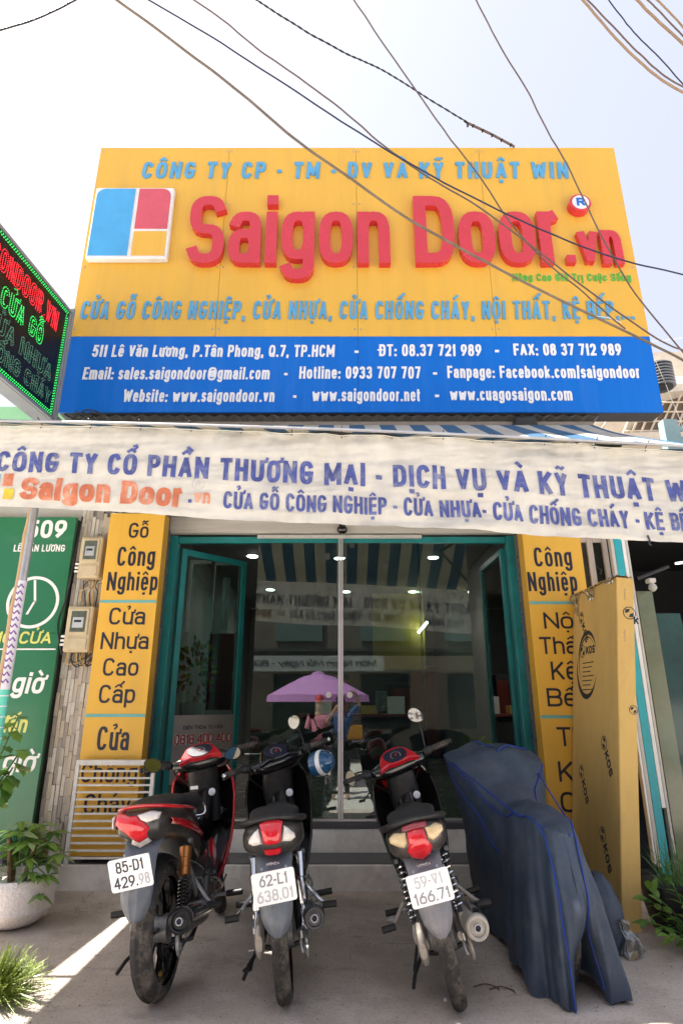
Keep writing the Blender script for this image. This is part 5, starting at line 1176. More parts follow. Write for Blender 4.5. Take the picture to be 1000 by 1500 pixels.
bike(dict(label='black motorbike in the middle with a red trapezoid tail light and chrome tube shocks', pos=(-.262, 3.372, 0), yaw=-.075, lean=.112, steer=.42, tw=.037, shock='tube', maker='HONDA', zig=0, pin=1,
  tail=tailgrey, accent=M['gloss'], accent_edge=M['gloss'], front=M['gloss'], rail=M['blackplastic'], rail_r=.019, plate=('62-L1', '638.01'), ink=(platef[2], platef[1]), prot=-.05,
  case=dusty, rim=M['gloss'], barend=1,
  lamp=[([(-.055, .818), (-.03, .827), (.03, .827), (.055, .818), (.041, .738), (.02, .728), (-.02, .728), (-.041, .738)], lens_r, .018), ([(.058, .805), (.080, .79), (.106, .762), (.110, .745), (.088, .730), (.045, .737)], lens_c, .012), ([(-.058, .805), (-.080, .79), (-.106, .762), (-.110, .745), (-.088, .730), (-.045, .737)], lens_c, .012), ([(-.043, .712), (.043, .712), (.038, .688), (.025, .681), (-.025, .681), (-.038, .688)], lens_r, .020)],
  muffler=mat('muffler_grey', (.12, .12, .12), .4, metal=.5, dirt=(.1, .09, .08)), mr=.050, mz=.045, shield=M['gloss'], mirrors={'L': ((-.215, .84, 1.03), (-.29, .80, 1.12), (.15, -1, .62), (.060, .040), -.25), 'R': ((.215, .84, 1.03), (.16, .80, 1.19), (-.1, -1, .5), (.040, .052), .5)},
  fender=greyp))
bike(dict(label='dusty red and black motorbike beside the blue cover, leaning left, pale exhaust silencer', pos=(.555, 3.33, 0), yaw=.06, lean=.245, steer=.24, dz=.018, tw=.036, shock='coil', maker='HONDA', zig=1, metal=dusty,
  tail=mat('tail_brown_black', (.045, .038, .035), .3, var=.2, coat=.4, dirt=(.14, .12, .1), dscale=10, damt=.5), accent=red_p, accent_edge=M['gloss'], front=red_p, rail=M['blackplastic'], rail_r=.021, plate=('59-V1', '166.71'), ink=(platef[1], platef[2]), prot=.0,
  case=dusty, rim=dusty,
  lamp=[([(-.058, .818), (.0, .825), (.058, .818), (.062, .80), (-.062, .80)], mat('maroon_lens', (.25, .03, .04), .3, coat=.5), .012), ([(-.040, .797), (.0, .803), (.040, .797), (.045, .75), (.062, .715), (.045, .682), (.0, .662), (-.045, .682), (-.062, .715), (-.045, .75)], lens_r, .020), ([(.045, .798), (.10, .80), (.128, .785), (.128, .765), (.095, .745), (.066, .735), (.050, .752)], lens_a, .012), ([(-.045, .798), (-.10, .80), (-.128, .785), (-.128, .765), (-.095, .745), (-.066, .735), (-.050, .752)], lens_a, .012)],
  muffler=mat('muffler_pale', (.46, .43, .38), .45, var=.15, dirt=(.25, .2, .16), dscale=14, damt=.6), mr=.054, mz=.01, shield=M['chrome'], mirrors={'L': ((-.215, .84, 1.03), (-.33, .80, 1.02), (.3, -1, .6), (.034, .056), .3), 'R': ((.215, .84, 1.03), (.215, .80, 1.235), (-.05, -1, .5), (.048, .058), -.5)},
  fender=mat('fender_dusty', (.17, .17, .19), .5, var=.15, scale=12, dirt=(.33, .31, .29), dscale=9, damt=.6)))
# blue helmet hanging on the right side of the middle motorbike
h = P(468, 1118, 4.12)
t = thing('helmet', 'blue open-face helmet with a white band, hanging on the handlebar of the middle motorbike', 'helmet', h)
g = G()
def hs(u, v):
    a = 2*PI*u; b = PI*.5-(PI*.62)*v; rr = .098
    return (h.x+rr*math.cos(b)*math.cos(a)*.8, h.y+rr*math.cos(b)*math.sin(a)*.98, h.z+rr*math.sin(b)*1.05)
g.grid(36, 16, hs); RH = Matrix.Translation(h) @ Matrix.Rotation(1.25, 4, 'Y') @ Matrix.Rotation(.4, 4, 'X') @ Matrix.Translation(-h)
g.xf(lambda p: RH @ p).build('helmet_shell', bluep, t, smooth=True)
g = G().grid(36, 3, lambda u, v: Vector(h)+(Vector(hs(u, .60+.14*v))-h)*1.012); g.xf(lambda p: RH @ p).build('white_band', M['letwhite'], t, smooth=True, fixn=False)
G().tube([h+Vector((-.05, 0, .03)), h+Vector((-.09, .02, .10)), h+Vector((-.12, .03, .12))], .005, 6).build('chin_strap', M['blackplastic'], t)
# ================================================================== COVERED MOTORBIKE
spine = [Vector(p) for p in ((1.13, 3.36, .70), (1.13, 3.50, .785), (1.12, 3.75, .80), (1.10, 4.00, .78), (1.07, 4.15, .86), (1.05, 4.30, 1.05), (1.03, 4.42, 1.09), (1.02, 4.55, 1.00), (1.01, 4.75, .85), (1.0, 4.88, .70))]
def sp_at(Y):
    for a, b in zip(spine, spine[1:]):
        if Y <= b.y: k = max(0, (Y-a.y)/(b.y-a.y)); return a.lerp(b, k)
    return spine[-1].copy()
def cov(u, v):
    """u: round the bike from the rear, v: 0 on the ridge, 1 at the hem"""
    a = 2*PI*u-PI/2; ca, sa_ = math.cos(a), math.sin(a)
    e = 2.6; cxx = math.copysign(abs(ca)**(2/e), ca); cyy = math.copysign(abs(sa_)**(2/e), sa_)
    out = Vector((1.125+(.255 if cxx > 0 else .215+.05*max(0, -cyy))*cxx, 4.13+.93*cyy, 0))
    if cyy < 0: out.x += .02*(-cyy)
    sy = 4.13+.76*cyy; s_ = sp_at(sy)
    bar = math.exp(-((sy-4.38)/.17)**2); sw = .13+.21*bar            # half width at the shoulder
    shd = Vector((s_.x+sw*cxx, s_.y-.02*cyy*0+.10*cyy*abs(cyy)**3*0, s_.z-.015-.05*abs(cxx)**3-.03*bar*abs(cxx)))
    if v < .3: k = v/.3; p = s_.lerp(shd, k); p.z = s_.z+(shd.z-s_.z)*k*k
    else:
        k = (v-.3)/.7; kk = .45*k+.55*(1-(1-k)**2.2); p = Vector((shd.x+(out.x-shd.x)*kk, shd.y+(out.y-shd.y)*kk, 0)); p.z = shd.z*(1-k)+.03*k+.02*math.sin(k*PI)
        amp = (.004+.075*k**1.1)
        f = math.sin(u*2*PI*7+1.2+1.6*math.sin(k*2.4))*.6+math.sin(u*2*PI*16+.7+k*2)*.30+math.sin(u*2*PI*29+2-k*2)*.12+math.sin(u*2*PI*43+1-k*5)*.07
        rear = math.exp(-(min(u, 1-u)/.17)**2); amp *= .5+.4*rear
        n = Vector((ca, sa_, 0)); p += n*(f*amp); p.z += .03*k*math.sin(u*2*PI*5+1)+.02*k*math.sin(u*2*PI*11)
        p.z = max(p.z, .012)
        # the split at the back opens like a tent flap
        du = (u if u < .5 else u-1)-.012
        op = smoothstep((k-.45)/.55)*math.exp(-(du/.035)**2); p.y += .30*op; 
    p.z += .007*math.sin(p.x*31+p.y*11)+.007*math.sin(p.y*27-p.x*13)
    sg_ = .0045*math.sin(p.z*17+p.y*9+2*math.sin(u*17))+.002*math.sin(p.z*37-p.y*17+p.x*9)
    p.x += sg_*ca*min(1, v*2.5); p.y += sg_*sa_*min(1, v*2.5)
    return p
cv = thing('covered_motorbike', 'motorbike wholly hidden under a dark blue waterproof cover with bright blue piping', 'motorbike', (1.1, 4.1, 0))
cm = mat('cover_navy', (.042, .062, .096), .55, var=.18, scale=5, dirt=(.12, .13, .155), dscale=4, damt=.6, bump=.5, bscale=11, spec=.4)
G().grid(360, 90, cov, 0).build('cover_cloth', cm, cv, smooth=True, ang=180)
pip = mat('piping_blue', (.008, .04, .27), .5)
def seam(uv, r=.0048):
    q = smoothpath([(a, b, 0) for a, b in uv], 10); G().tube([cov(p.x % 1, max(0, min(1, p.y)))+Vector((0, -.004, .006)) for p in q], r, 6).build('piping', pip, cv, smooth=True)
seam([(-.03, 1.0), (-.035, .85), (-.045, .70), (-.05, .55), (-.065, .42), (-.09, .33), (-.15, .31), (-.22, .32), (-.27, .33), (-.33, .28), (-.36, .2)])
seam([(.05, .98), (.04, .85), (.03, .72), (.035, .6), (.05, .48), (.07, .36), (.11, .31), (.2, .31), (.28, .32)])
seam([(-.235, .56), (-.26, .48), (-.28, .40), (-.30, .33)], .005)
seam([(-.33, .28), (-.30, .10), (-.28, .0)], .005); seam([(.30, .28), (.28, .10), (.27, 0)], .005)
seam([(-.33, .28), (-.38, .33), (-.43, .31), (.5, .30), (.42, .31), (.33, .30)], .005)
# rear wheel and lamp that show in the split
G().lathe([(-.03, .23), (-.035, .25), (-.028, .275), (0, .287), (.028, .275), (.035, .25), (.03, .23)], (1.13, 3.62, .287), (1, 0, 0), 48, closed=True).build('rear_tyre', M['rubber'], cv, smooth=True)
G().box(1.06, 1.17, 3.46, 3.50, .30, .42).build('mud_flap', greyp, cv, bevel=.01)
t = thing('plastic_bag', 'crumpled clear plastic bag on the ground behind the covered motorbike', 'bag', (1.63, 3.9, 0))
bgm = glassmat('clear_bag', (.80, .80, .78), 4, rough=.25)
rr = random.Random(5)
g = G().loft([(.003, 1.62, 3.9, .07, .10), (.05, 1.63, 3.9, .09, .10), (.11, 1.63, 3.88, .07, .07), (.16, 1.60, 3.88, .03, .03), (.21, 1.59, 3.87, .04, .03)], 22, 'z')
g.v = [(1.60+(x-1.60)*.7, 3.9+(y-3.9)*.7, z*.8) for x, y, z in g.v]; g.v = [(x+rr.uniform(-.012, .012), y+rr.uniform(-.012, .012), max(.003, z+rr.uniform(-.01, .01))) for x, y, z in g.v]; g.build('bag_film', bgm, t)
t = thing('cover_part', 'dark blue outlying part of the motorbike cover beside the foot of the tall carton', 'bundle', (1.58, 4.1, 0))  # further part of the bike cover, modelled as a separate lump
g = G().loft([(.0, 1.56, 4.02, .10, .13), (.10, 1.56, 4.02, .13, .14), (.25, 1.555, 4.03, .12, .12), (.36, 1.54, 4.04, .09, .09), (.42, 1.53, 4.05, .04, .04)], 30, 'z'); 
g.v = [(1.53+(x-1.53)*.65, y, z*.9) for x, y, z in g.v]; g.v = [(x+.012*math.sin(z*30+y*40), y+.012*math.sin(x*50+z*22), z) for x, y, z in g.v]; g.build('cover_part_cloth', cm, t, smooth=True)

# ================================================================== TALL CARTON
CA = math.radians(7.3)
ct = thing('tall_carton', 'tall narrow brown cardboard carton standing on end with black printed marks', 'carton', (1.73, 4.7, 0))
ct.rotation_euler = (0, CA, 0)
CX0, CX1, CY0, CY1, CZ = 1.73, 1.855, 4.25, 5.09, 2.25
def cloc(p): d = Vector(p)-Vector((1.73, 4.7, 0)); return Matrix.Rotation(-CA, 3, 'Y') @ d+Vector((1.73, 4.7, 0))
def cwor(p): d = Vector(p)-Vector((1.73, 4.7, 0)); return Matrix.Rotation(CA, 3, 'Y') @ d+Vector((1.73, 4.7, 0))
BX('carton_body', M['brown'], ct, CX0, CX1, CY0, CY1, .004, CZ, .006)
ink = mat('carton_ink', (.02, .025, .035), .7)
def side(y0, z0):      # on the broad face that looks to -x; text runs from far to near
    return lambda x, z, d: (CX0-.0006-d, y0-x, z0+z)
def front(x0, z0): return lambda x, z, d: (x0+x, CY0-.0006-d, z0+z)
def ring(cx, cz, r0, r1, pl, name, a0=0, a1=360, asp=1):
    n = 40; g = G(); v = []
    for k in range(n+1):
        a = math.radians(a0+(a1-a0)*k/n); w = 1 if a1-a0 == 360 else math.sin(PI*k/n)
        for rr_ in (r0, r0+(r1-r0)*max(.04, w)): v.append(pl(cx+math.cos(a)*rr_, cz+math.sin(a)*rr_*asp, .0008))
    g.add(v, [(2*i, 2*i+1, 2*i+3, 2*i+2) for i in range(n)]); return g.build(name, ink, ct, fixn=False)
def emblem(pl, cx, cz, s, rot=0):
    cr_, sr_ = math.cos(rot), math.sin(rot); q = lambda x, z, d: pl(cx+(x*cr_-z*sr_), cz+(x*sr_+z*cr_), d)
    ring(0, 0, s*.86, s, q, 'emblem_ring')
    for k in (1, -1): G().add([q(-.62*s*k, .55*s*k, .0008), q(.12*s*k, .66*s*k, .0008), q(-.10*s*k, .12*s*k, .0008), q(-.66*s*k, -.1*s*k, .0008)], [(0, 1, 2, 3)]).build('emblem_mark', ink, ct, fixn=False)
    return q
def mark(pl, s=.052, rot=-1.0):
    q = emblem(pl, 0, 0, s, rot); text('KOS', ct, ink, s*1.25, s*3.6, s*.30, lambda x, z, d: q(x+s*1.35, z-s*.62, d), .0008, joined=True, name='carton_word')
def sp_(px, py):            # picture point met on the broad face
    u, f, w = ray(px, py); k = math.tan(CA); Y = (CX0+EYE*k)/(u/f-k*w/f); return Y, (EYE+w/f*Y)/math.cos(CA)
for px, py in ((851, 905), (884, 1088), (851, 1130), (882, 1222)):
    Y, z = sp_(px, py); mark(side(Y, z), .048, -1.05)
Y, z = sp_(860, 962); bp_ = side(Y, z)
emblem(bp_, -.10, .05, .052); text('KOS', ct, ink, .062, .17, .015, lambda x, z_, d: bp_(x-.03, z_+.02, d), .0008, joined=True, name='carton_word')
for k in range(7): text('XNHIOENMXHLE'[k:]+'NIE', ct, ink, .012, .26-.03*(k % 3), .0015, lambda x, z_, d, k=k: bp_(x-.13, z_-.06-.035*k, d), .0006, joined=True, name='fine_print') if False else G().add([bp_(-.10, -.05-.034*k, .0008), bp_(.12-.03*(k % 3), -.05-.034*k, .0008), bp_(.12-.03*(k % 3), -.043-.034*k, .0008), bp_(-.10, -.043-.034*k, .0008)], [(0, 1, 2, 3)]).build('fine_print', ink, ct, fixn=False)
ring(0, -.05, .185, .215, bp_, 'swoosh', 25, 175, 1.2); ring(-.01, -.05, .195, .23, bp_, 'swoosh', 165, 335, 1.2); ring(0, -.05, .165, .178, bp_, 'swoosh', 40, 230, 1.2)
x_ = cloc(P(921, 898, CY0)); emblem(front(x_.x, x_.z), 0, 0, .046); text('K', ct, ink, .05, .035, .012, front(x_.x+.030, x_.z-.075), .0008, joined=True, name='carton_word')
x_ = cloc(P(927, 1040, CY0)); emblem(front(x_.x-.0, x_.z), 0, 0, .03)
for px, py in ((914, 862), (914, 922)):
    x_ = cloc(P(px, py, CY0)); G().tube(smoothpath([(x_.x+.006*math.sin(k*2.3), CY0-.0008, x_.z-.012*k) for k in range(8)], 4), .0012, 4).build('pen_scribble', mat('pen_blue', (.1, .1, .25), .6), ct)
# film hanging over the top corner
fl = glassmat('clear_film', (.78, .75, .68), 5, rough=.2)
t = thing('plastic_film', 'torn clear plastic film draped over the top corner of the tall carton', 'film', (1.76, 5.0, 2.2))
rf = random.Random(4); nz_ = [[rf.uniform(-1, 1) for _ in range(40)] for _ in range(40)]
def film(Y0, Y1, hang, x0, nm, top=.10):
    def f(u, v):
        y = Y0+(Y1-Y0)*u; n1 = nz_[int(u*30)][int(v*12)]; L = (top+hang*(.55+.45*math.sin(u*5+1)))*v
        if L < top: x, z = x0+top-L, CZ+.008+.012*abs(n1)
        else: x, z = x0-.012-.016*abs(n1), CZ+.006-(L-top)
        return cwor((x, y+.012*n1, z))
    G().grid(30, 12, f).build(nm, fl, t, smooth=True, fixn=False, ang=20)
film(4.95, 5.10, .20, 1.73, 'film_sheet'); film(4.62, 4.94, .12, 1.73, 'film_sheet'); film(4.26, 4.60, .05, 1.73, 'film_sheet', .12)

# ================================================================== PLANTS
leafm = {k: mat('leaf_'+k, c, .45, var=.25, scale=12, trans=.3, coat=.1) for k, c in (('fresh', (.17, .31, .05)), ('mid', (.09, .20, .04)), ('pale', (.30, .40, .18)), ('dark', (.03, .085, .02)), ('lime', (.26, .34, .06)))}
def leafmesh(L, W, m, curl=.25, lobes=0, n=7):
    v = []; f = []
    for i in range(n+1):
        t = i/n; w = W*math.sin(PI*min(.98, t**.8*.97+.02))**.8*(1+lobes*.35*math.sin(t*11)); y = L*t; z = -curl*L*t*t
        v += [(-w, y, z+.15*w), (0, y, z), (w, y, z+.15*w)]
    for i in range(n): a = i*3; f += [(a, a+1, a+4, a+3), (a+1, a+2, a+5, a+4)]
    me = bpy.data.meshes.new('leaf'); me.from_pydata(v, [], f); me.materials.append(m); me.shade_smooth(); return me
def leafobj(me, p, dirv, par, s=1, roll=0, name='leaf'):
    o = link(name, me, par); d = Vector(dirv).normalized(); q = d.to_track_quat('Y', 'Z')
    M_ = Matrix.Translation(Vector(p)) @ q.to_matrix().to_4x4() @ Matrix.Rotation(roll, 4, 'Y') @ Matrix.Scale(s, 4)
    if par in OFF: o.matrix_parent_inverse = Matrix.Identity(4); M_ = Matrix.Translation(-OFF[par]) @ M_
    o.matrix_basis = M_; return o
rp = random.Random(11)
# white bowl planter
q = PZ(12, 1374, 0)
pot = thing('bowl_planter', 'off-white dimpled bowl planter on the pavement at the left', 'planter', q)
px_, py_b = q.x-.09, q.y+.22
potm = mat('pot_white', (.74, .71, .71), .55, var=.06, bump=.8, bscale=55, dirt=(.45, .40, .38), dscale=6, damt=.4)
PH = .28; PR = .225
G().lathe([(0, .10), (.01, .13), (.04, .18), (.10, .228), (.18, PR), (.25, .238), (PH, .222), (PH+.004, .212), (PH-.02, .205), (PH-.04, .20)], (px_, py_b, .002), (0, 0, 1), 48).build('bowl', potm, pot, smooth=True)
G().lathe([(0, .198), (.012, .15), (.016, 0)], (px_, py_b, PH-.06), (0, 0, 1), 24).build('soil', mat('soil', (.035, .025, .018), .95, bump=.8, bscale=60), pot)
pla = thing('potted_plant', 'leafy umbrella plant with woody stems growing in the white bowl planter', 'plant', (px_, py_b, PH))
me5 = [leafmesh(.115, .022, leafm[k], .2) for k in ('fresh', 'mid', 'pale')]
for k in range(5):
    a = rp.uniform(0, 6.28); G().tube(smoothpath([(px_+.05*math.cos(a), py_b+.05*math.sin(a), PH-.05), (px_+.07*math.cos(a), py_b+.07*math.sin(a), PH+.08), (px_+.10*math.cos(a+.4), py_b+.1*math.sin(a+.4), PH+.22)], 4), [.016]*5+[.012]*3+[.010], 8).build('stem', mat('bark', (.16, .10, .05), .8, var=.3), pla, smooth=True)
cl_ = [(px_+.22, py_b-.10, PH+.02), (px_+.26, py_b-.05, PH+.13), (px_+.20, py_b-.12, PH-.08), (px_+.13, py_b-.15, PH+.05)]
for k in range(25):
    a = rp.uniform(0, 6.28); rr_ = rp.uniform(.05, .24); cl_.append((px_+rr_*math.cos(a), py_b+rr_*math.sin(a)*.8, PH+rp.uniform(.10, .34)-.3*rr_))
for c in cl_:
    G().tube([(px_+(c[0]-px_)*.4, py_b+(c[1]-py_b)*.4, PH+.08), tuple(c)], .003, 5).build('twig', leafm['mid'], pla)
    n_ = rp.choice((6, 7, 8))
    for i in range(n_):
        a = 2*PI*i/n_+rp.uniform(-.2, .2); leafobj(me5[rp.choice((0, 0, 1, 2))], c, (math.cos(a), math.sin(a), rp.uniform(-.45, .15)), pla, rp.uniform(.7, 1.1), rp.uniform(-.4, .4))
# taller lobed plant behind it, at the picture edge
tp_ = thing('lobed_plant', 'tall plant with pale lobed leaves before the foot of the green shop board', 'plant', (-2.45, 4.7, 0))
ml = [leafmesh(.17, .055, leafm[k], .35, .8, 9) for k in ('fresh', 'pale', 'mid')]
for k, (x, z, dx) in enumerate(((-2.42, 1.25, .03), (-2.36, 1.02, .10), (-2.40, .90, .02), (-2.46, .78, .0))):
    s_ = smoothpath([(-2.62, 4.72, .1), (-2.6, 4.70, z*.55), (x, 4.66, z)], 6); G().tube(s_, .006, 6).build('stem', leafm['mid'], tp_, smooth=True)
    for i in range(6):
        c = s_[-1].lerp(s_[-5], i/6*.9); a = rp.uniform(-1.2, 1.2)+(PI if i % 2 else 0)*.9; leafobj(rp.choice(ml), c, (math.cos(a), -.45+.3*math.sin(a), rp.uniform(-.5, .4)), tp_, rp.uniform(.55, 1.1), rp.uniform(-.6, .6))
ob = thing('dark_pot', 'dark rounded pot standing behind the white bowl planter', 'pot', (-2.32, 4.95, 0))
G().lathe([(0, .12), (.05, .17), (.2, .21), (.34, .20), (.40, .17), (.40, .15)], (-2.36, 4.85, 0), (0, 0, 1), 32).build('pot_body', M['gloss'], ob, smooth=True)
# feathery bush, bottom left corner
fbq = PZ(-10, 1475, 0)
bu = thing('feathery_bush', 'feathery yellow-green bush in sunlight at the bottom left corner', 'bush', (fbq.x, fbq.y, 0))
g = G(); cx_, cy_ = fbq.x-.04, fbq.y+.05
for k in range(420):
    a = rp.uniform(0, 6.28); e_ = rp.uniform(.1, 1.4); L = rp.uniform(.12, .25); d = Vector((math.cos(a)*math.cos(e_), math.sin(a)*math.cos(e_), math.sin(e_)))
    b0 = Vector((cx_, cy_, .02))+Vector((d.x*.05, d.y*.05, 0)); tip = b0+d*L+Vector((0, 0, -.03)); g.tube([b0, b0+d*L*.6, tip], [.0022, .0018, .001], 3)
    for j in range(7):
        p = b0.lerp(tip, .35+.1*j); dd = (d+Vector((rp.uniform(-1, 1), rp.uniform(-1, 1), rp.uniform(-.4, .8)))).normalized()*.028; s_ = dd.cross(Vector((0, 0, 1))).normalized()*.0028
        g.add([p-s_, p+dd, p+s_], [(0, 1, 2)])
o = g.build('foliage', leafm['lime'], bu, fixn=False); o['kind'] = 'stuff'
# plant with yellow flowers at the right edge
leafm['dark'] = leafm['fresh']
fr_ = thing('flowering_plant', 'leafy plant with small yellow flowers at the right edge of the pavement', 'plant', (1.95, 3.9, 0))
mf = [leafmesh(.10, .024, leafm[k], .3) for k in ('mid', 'fresh', 'dark')]
yel = mat('petal_yellow', (.75, .38, .02), .5, trans=.2); pm = leafmesh(.026, .009, yel, .1, 0, 3)
for k in range(26):
    a = rp.uniform(0, 6.28); e_ = rp.uniform(.25, 1.4); L = rp.uniform(.16, .38); d = Vector((math.cos(a)*math.cos(e_), math.sin(a)*math.cos(e_), math.sin(e_))); b0 = Vector((2.06, 3.98, .03)); tip = b0+d*L
    G().tube([b0, b0+d*L*.5+Vector((0, 0, .02)), tip], .003, 5).build('stem', leafm['mid'], fr_)
    for j in range(8):
        p = b0.lerp(tip, .35+.09*j); leafobj(rp.choice(mf), p, (d.x+rp.uniform(-1, 1), d.y+rp.uniform(-1, 1), d.z+rp.uniform(-.6, .3)), fr_, rp.uniform(.5, 1), rp.uniform(-.6, .6))
    if k % 5 == 0:
        for i in range(6): leafobj(pm, tip, (math.cos(i*1.05), math.sin(i*1.05), .3), fr_, 1, 0, 'petal')
dp = thing('dark_planter', 'low black planter box by the carton foot at the right', 'planter', (2.1, 4.3, 0))
G().loft([(0, 2.14, 4.30, .16, .14), (.12, 2.14, 4.30, .19, .16), (.26, 2.14, 4.30, .20, .17)], 24, 'z', 4).build('planter_body', M['blackplastic'], dp, smooth=True)
grs = thing('grass_tuft', 'thin grass blades rising from the low black planter', 'plant', (2.1, 4.3, .26))
g = G()
for k in range(70):
    a = rp.uniform(0, 6.28); e_ = rp.uniform(.7, 1.5); L = rp.uniform(.15, .4); d = Vector((math.cos(a)*math.cos(e_), math.sin(a)*math.cos(e_), math.sin(e_))); b0 = Vector((2.12+rp.uniform(-.1, .1), 4.28+rp.uniform(-.08, .08), .24)); s_ = Vector((.003, 0, 0)); m_ = b0+d*L*.6; tip = b0+d*L+Vector((d.x*.05, d.y*.05, -.03)); g.add([b0-s_, b0+s_, m_+s_, m_-s_, tip], [(0, 1, 2, 3), (3, 2, 4)])
o = g.build('blades', leafm['mid'], grs, fixn=False); o['kind'] = 'stuff'
# plant behind the glass at the right
gp = thing('indoor_plant', 'small bright green plant behind the glass, above the covered motorbike', 'plant', (1.25, 5.8, .6))
ip = P(705, 1098, 5.75)
for k in range(16):
    a = rp.uniform(0, 6.28); leafobj(me5[0], ip+Vector((rp.uniform(-.12, .14), 0, rp.uniform(-.1, .05))), (math.cos(a), .3*math.sin(a), rp.uniform(.2, 1)), gp, rp.uniform(.9, 1.5), rp.uniform(-.5, .5))
G().loft([(.0, ip.x, ip.y+.05, .09, .09), (.3, ip.x, ip.y+.05, .13, .13)], 18, 'z').xf(lambda p: p+Vector((0, 0, ip.z-.42))).build('pot', M['white'], gp, smooth=True)
# litter
g = G()
for k in range(900):
    x = rp.uniform(-2.0, 2.0); y = rp.uniform(3.0, 5.05) if k % 3 else rp.uniform(4.6, 5.08); r_ = rp.uniform(.0015, .0045)*(1.6 if k % 40 == 0 else 1)
    a = rp.uniform(0, 3); c_, s2 = math.cos(a)*r_, math.sin(a)*r_
    g.add([(x+c_, y+s2, .0005), (x-s2, y+c_, .0005), (x-c_, y-s2, .0005), (x+s2, y-c_, .0005), (x, y, r_*1.2)], [(0, 1, 4), (1, 2, 4), (2, 3, 4), (3, 0, 4)])
props(g.build('grit', mat('grit', (.20, .17, .14), .9, var=.5, scale=3)), 'dark fine grit and dust scattered over the pavement', 'grit', kind='stuff')
q = PZ(573, 1350, 0); t = thing('paper_scrap', 'small torn white paper scrap on the pavement between two motorbikes', 'litter', q)
G().add([(q.x-.035, q.y, .006), (q.x+.01, q.y+.03, .02), (q.x+.04, q.y+.02, .008), (q.x+.015, q.y-.02, .005), (q.x-.02, q.y-.025, .012)], [(0, 1, 3, 4), (1, 2, 3)]).build('scrap', M['letwhite'], t, fixn=False)
for i, (px, py, lab) in enumerate(((652, 1466, 'tiny pale pebble by the rear tyre of the right-hand motorbike'), (712, 1448, 'dry curled twig on the pavement before the covered motorbike'), (735, 1452, 'short dry leaf stalk on the pavement right of the curled twig'))):
    q = PZ(px, py, 0); t = thing('pebble' if i == 0 else 'twig', lab, 'litter', q)
    if i == 0: G().loft([(0, q.x, q.y, .008, .008), (.006, q.x, q.y, .009, .009), (.011, q.x, q.y, .004, .004)], 10, 'z').build('stone', M['letwhite'], t, smooth=True)
    else: G().tube(smoothpath([(q.x-.06, q.y+.01, .004), (q.x, q.y+.03, .008), (q.x+.05, q.y+.0, .006), (q.x+.055, q.y-.03, .004)]), .003, 5).build('stalk', mat('dry_twig', (.10, .07, .045), .8), t)

# ================================================================== ACROSS THE STREET (met in the glass)
op = thing('opposite_cafe', 'brown shaded cafe front across the street, met as a reflection in the glass', 'building', (0, -8, -.25))
BX('wall', mat('cafe_wall', (.17, .145, .12), .8, dirt=(.05, .05, .045)), op, -9, 9, -8.6, -8.0, -.24, 6.5, 0)
for k in range(6):
    x = -7.5+k*2.7; BX('window', mat('cafe_window', (.02, .025, .03), .1), op, x, x+1.5, -7.99, -7.95, .6, 2.2, .01); BX('shutter', mat('cafe_shutter', (.12, .18, .17), .6), op, x, x+1.5, -7.99, -7.94, 3.2, 4.8, .01)
BX('canopy', M['dark'], op, -9, 9, -7.9, -6.2, 2.75, 2.83, 0)
cafe = thing('cafe_banner', 'pale banner with flowing dark lettering under the cafe canopy across the street', 'banner', (-1.2, -6.1, 2.4))
BX('banner_cloth', mat('cafe_banner', (.30, .33, .33), .7), cafe, -3.4, 1.2, -6.12, -6.10, 2.2, 2.62, 0)
text('Món Ngon Mỗi Ngày - Bữa Nhà', cafe, M['dark'], .17, 4.2, .026, lambda x, z, d: (1.0-x, -6.095+d, 2.33+z), .003, shear=.25, joined=True, name='banner_lettering')
t = thing('patio_umbrella', 'large pink-purple patio umbrella, seen reflected in the shop glass', 'umbrella', (-.52, -2.6, -.25))
um = mat('umbrella_pink', (.60, .30, .66), .6, trans=.3)
cx, cy, cz0 = -.52, -2.6, 1.52
g = G(); n = 8; v = [(cx, cy, cz0+.46)]; 
for k in range(n*4):
    a = 2*PI*k/(n*4); sag = .045*abs(math.sin(a*n/2)); 
    for j, (r_, z_) in enumerate(((.35, .36), (.75, .17), (1.12, -.02))): v.append((cx+math.cos(a)*(r_-sag*j*.6), cy+math.sin(a)*(r_-sag*j*.6), cz0+z_+sag*.5))
N = n*4; f = [(0, 1+3*k, 1+3*((k+1) % N)) for k in range(N)]+[(1+3*k+j, 1+3*((k+1) % N)+j, 1+3*((k+1) % N)+j+1, 1+3*k+j+1) for k in range(N) for j in (0, 1)]
g.add(v, f).build('canopy', um, t, smooth=True)
g = G(); v = []
for k in range(N+1):
    a = 2*PI*k/N; sag = .05*abs(math.sin(a*n/2)); rr_ = 1.12-sag; v += [(cx+math.cos(a)*rr_, cy+math.sin(a)*rr_, cz0-.02+sag*.5), (cx+math.cos(a)*rr_*1.01, cy+math.sin(a)*rr_*1.01, cz0-.15)]
g.add(v, [(2*k, 2*k+2, 2*k+3, 2*k+1) for k in range(N)]).build('valance', um, t, fixn=False)
G().lathe([(0, .16), (.05, .12), (.09, .02)], (cx, cy, cz0+.42), (0, 0, 1), 12).build('vent_cap', um, t, smooth=True)
G().tube([(cx, cy, -.24), (cx, cy, cz0+.45)], .022, 8).build('pole', M['steel'], t)
G().lathe([(0, .28), (.06, .26), (.08, .05)], (cx, cy, -.249), (0, 0, 1), 20).build('base', M['dark'], t, smooth=True)
skin = mat('skin', (.42, .24, .16), .55, var=.06)
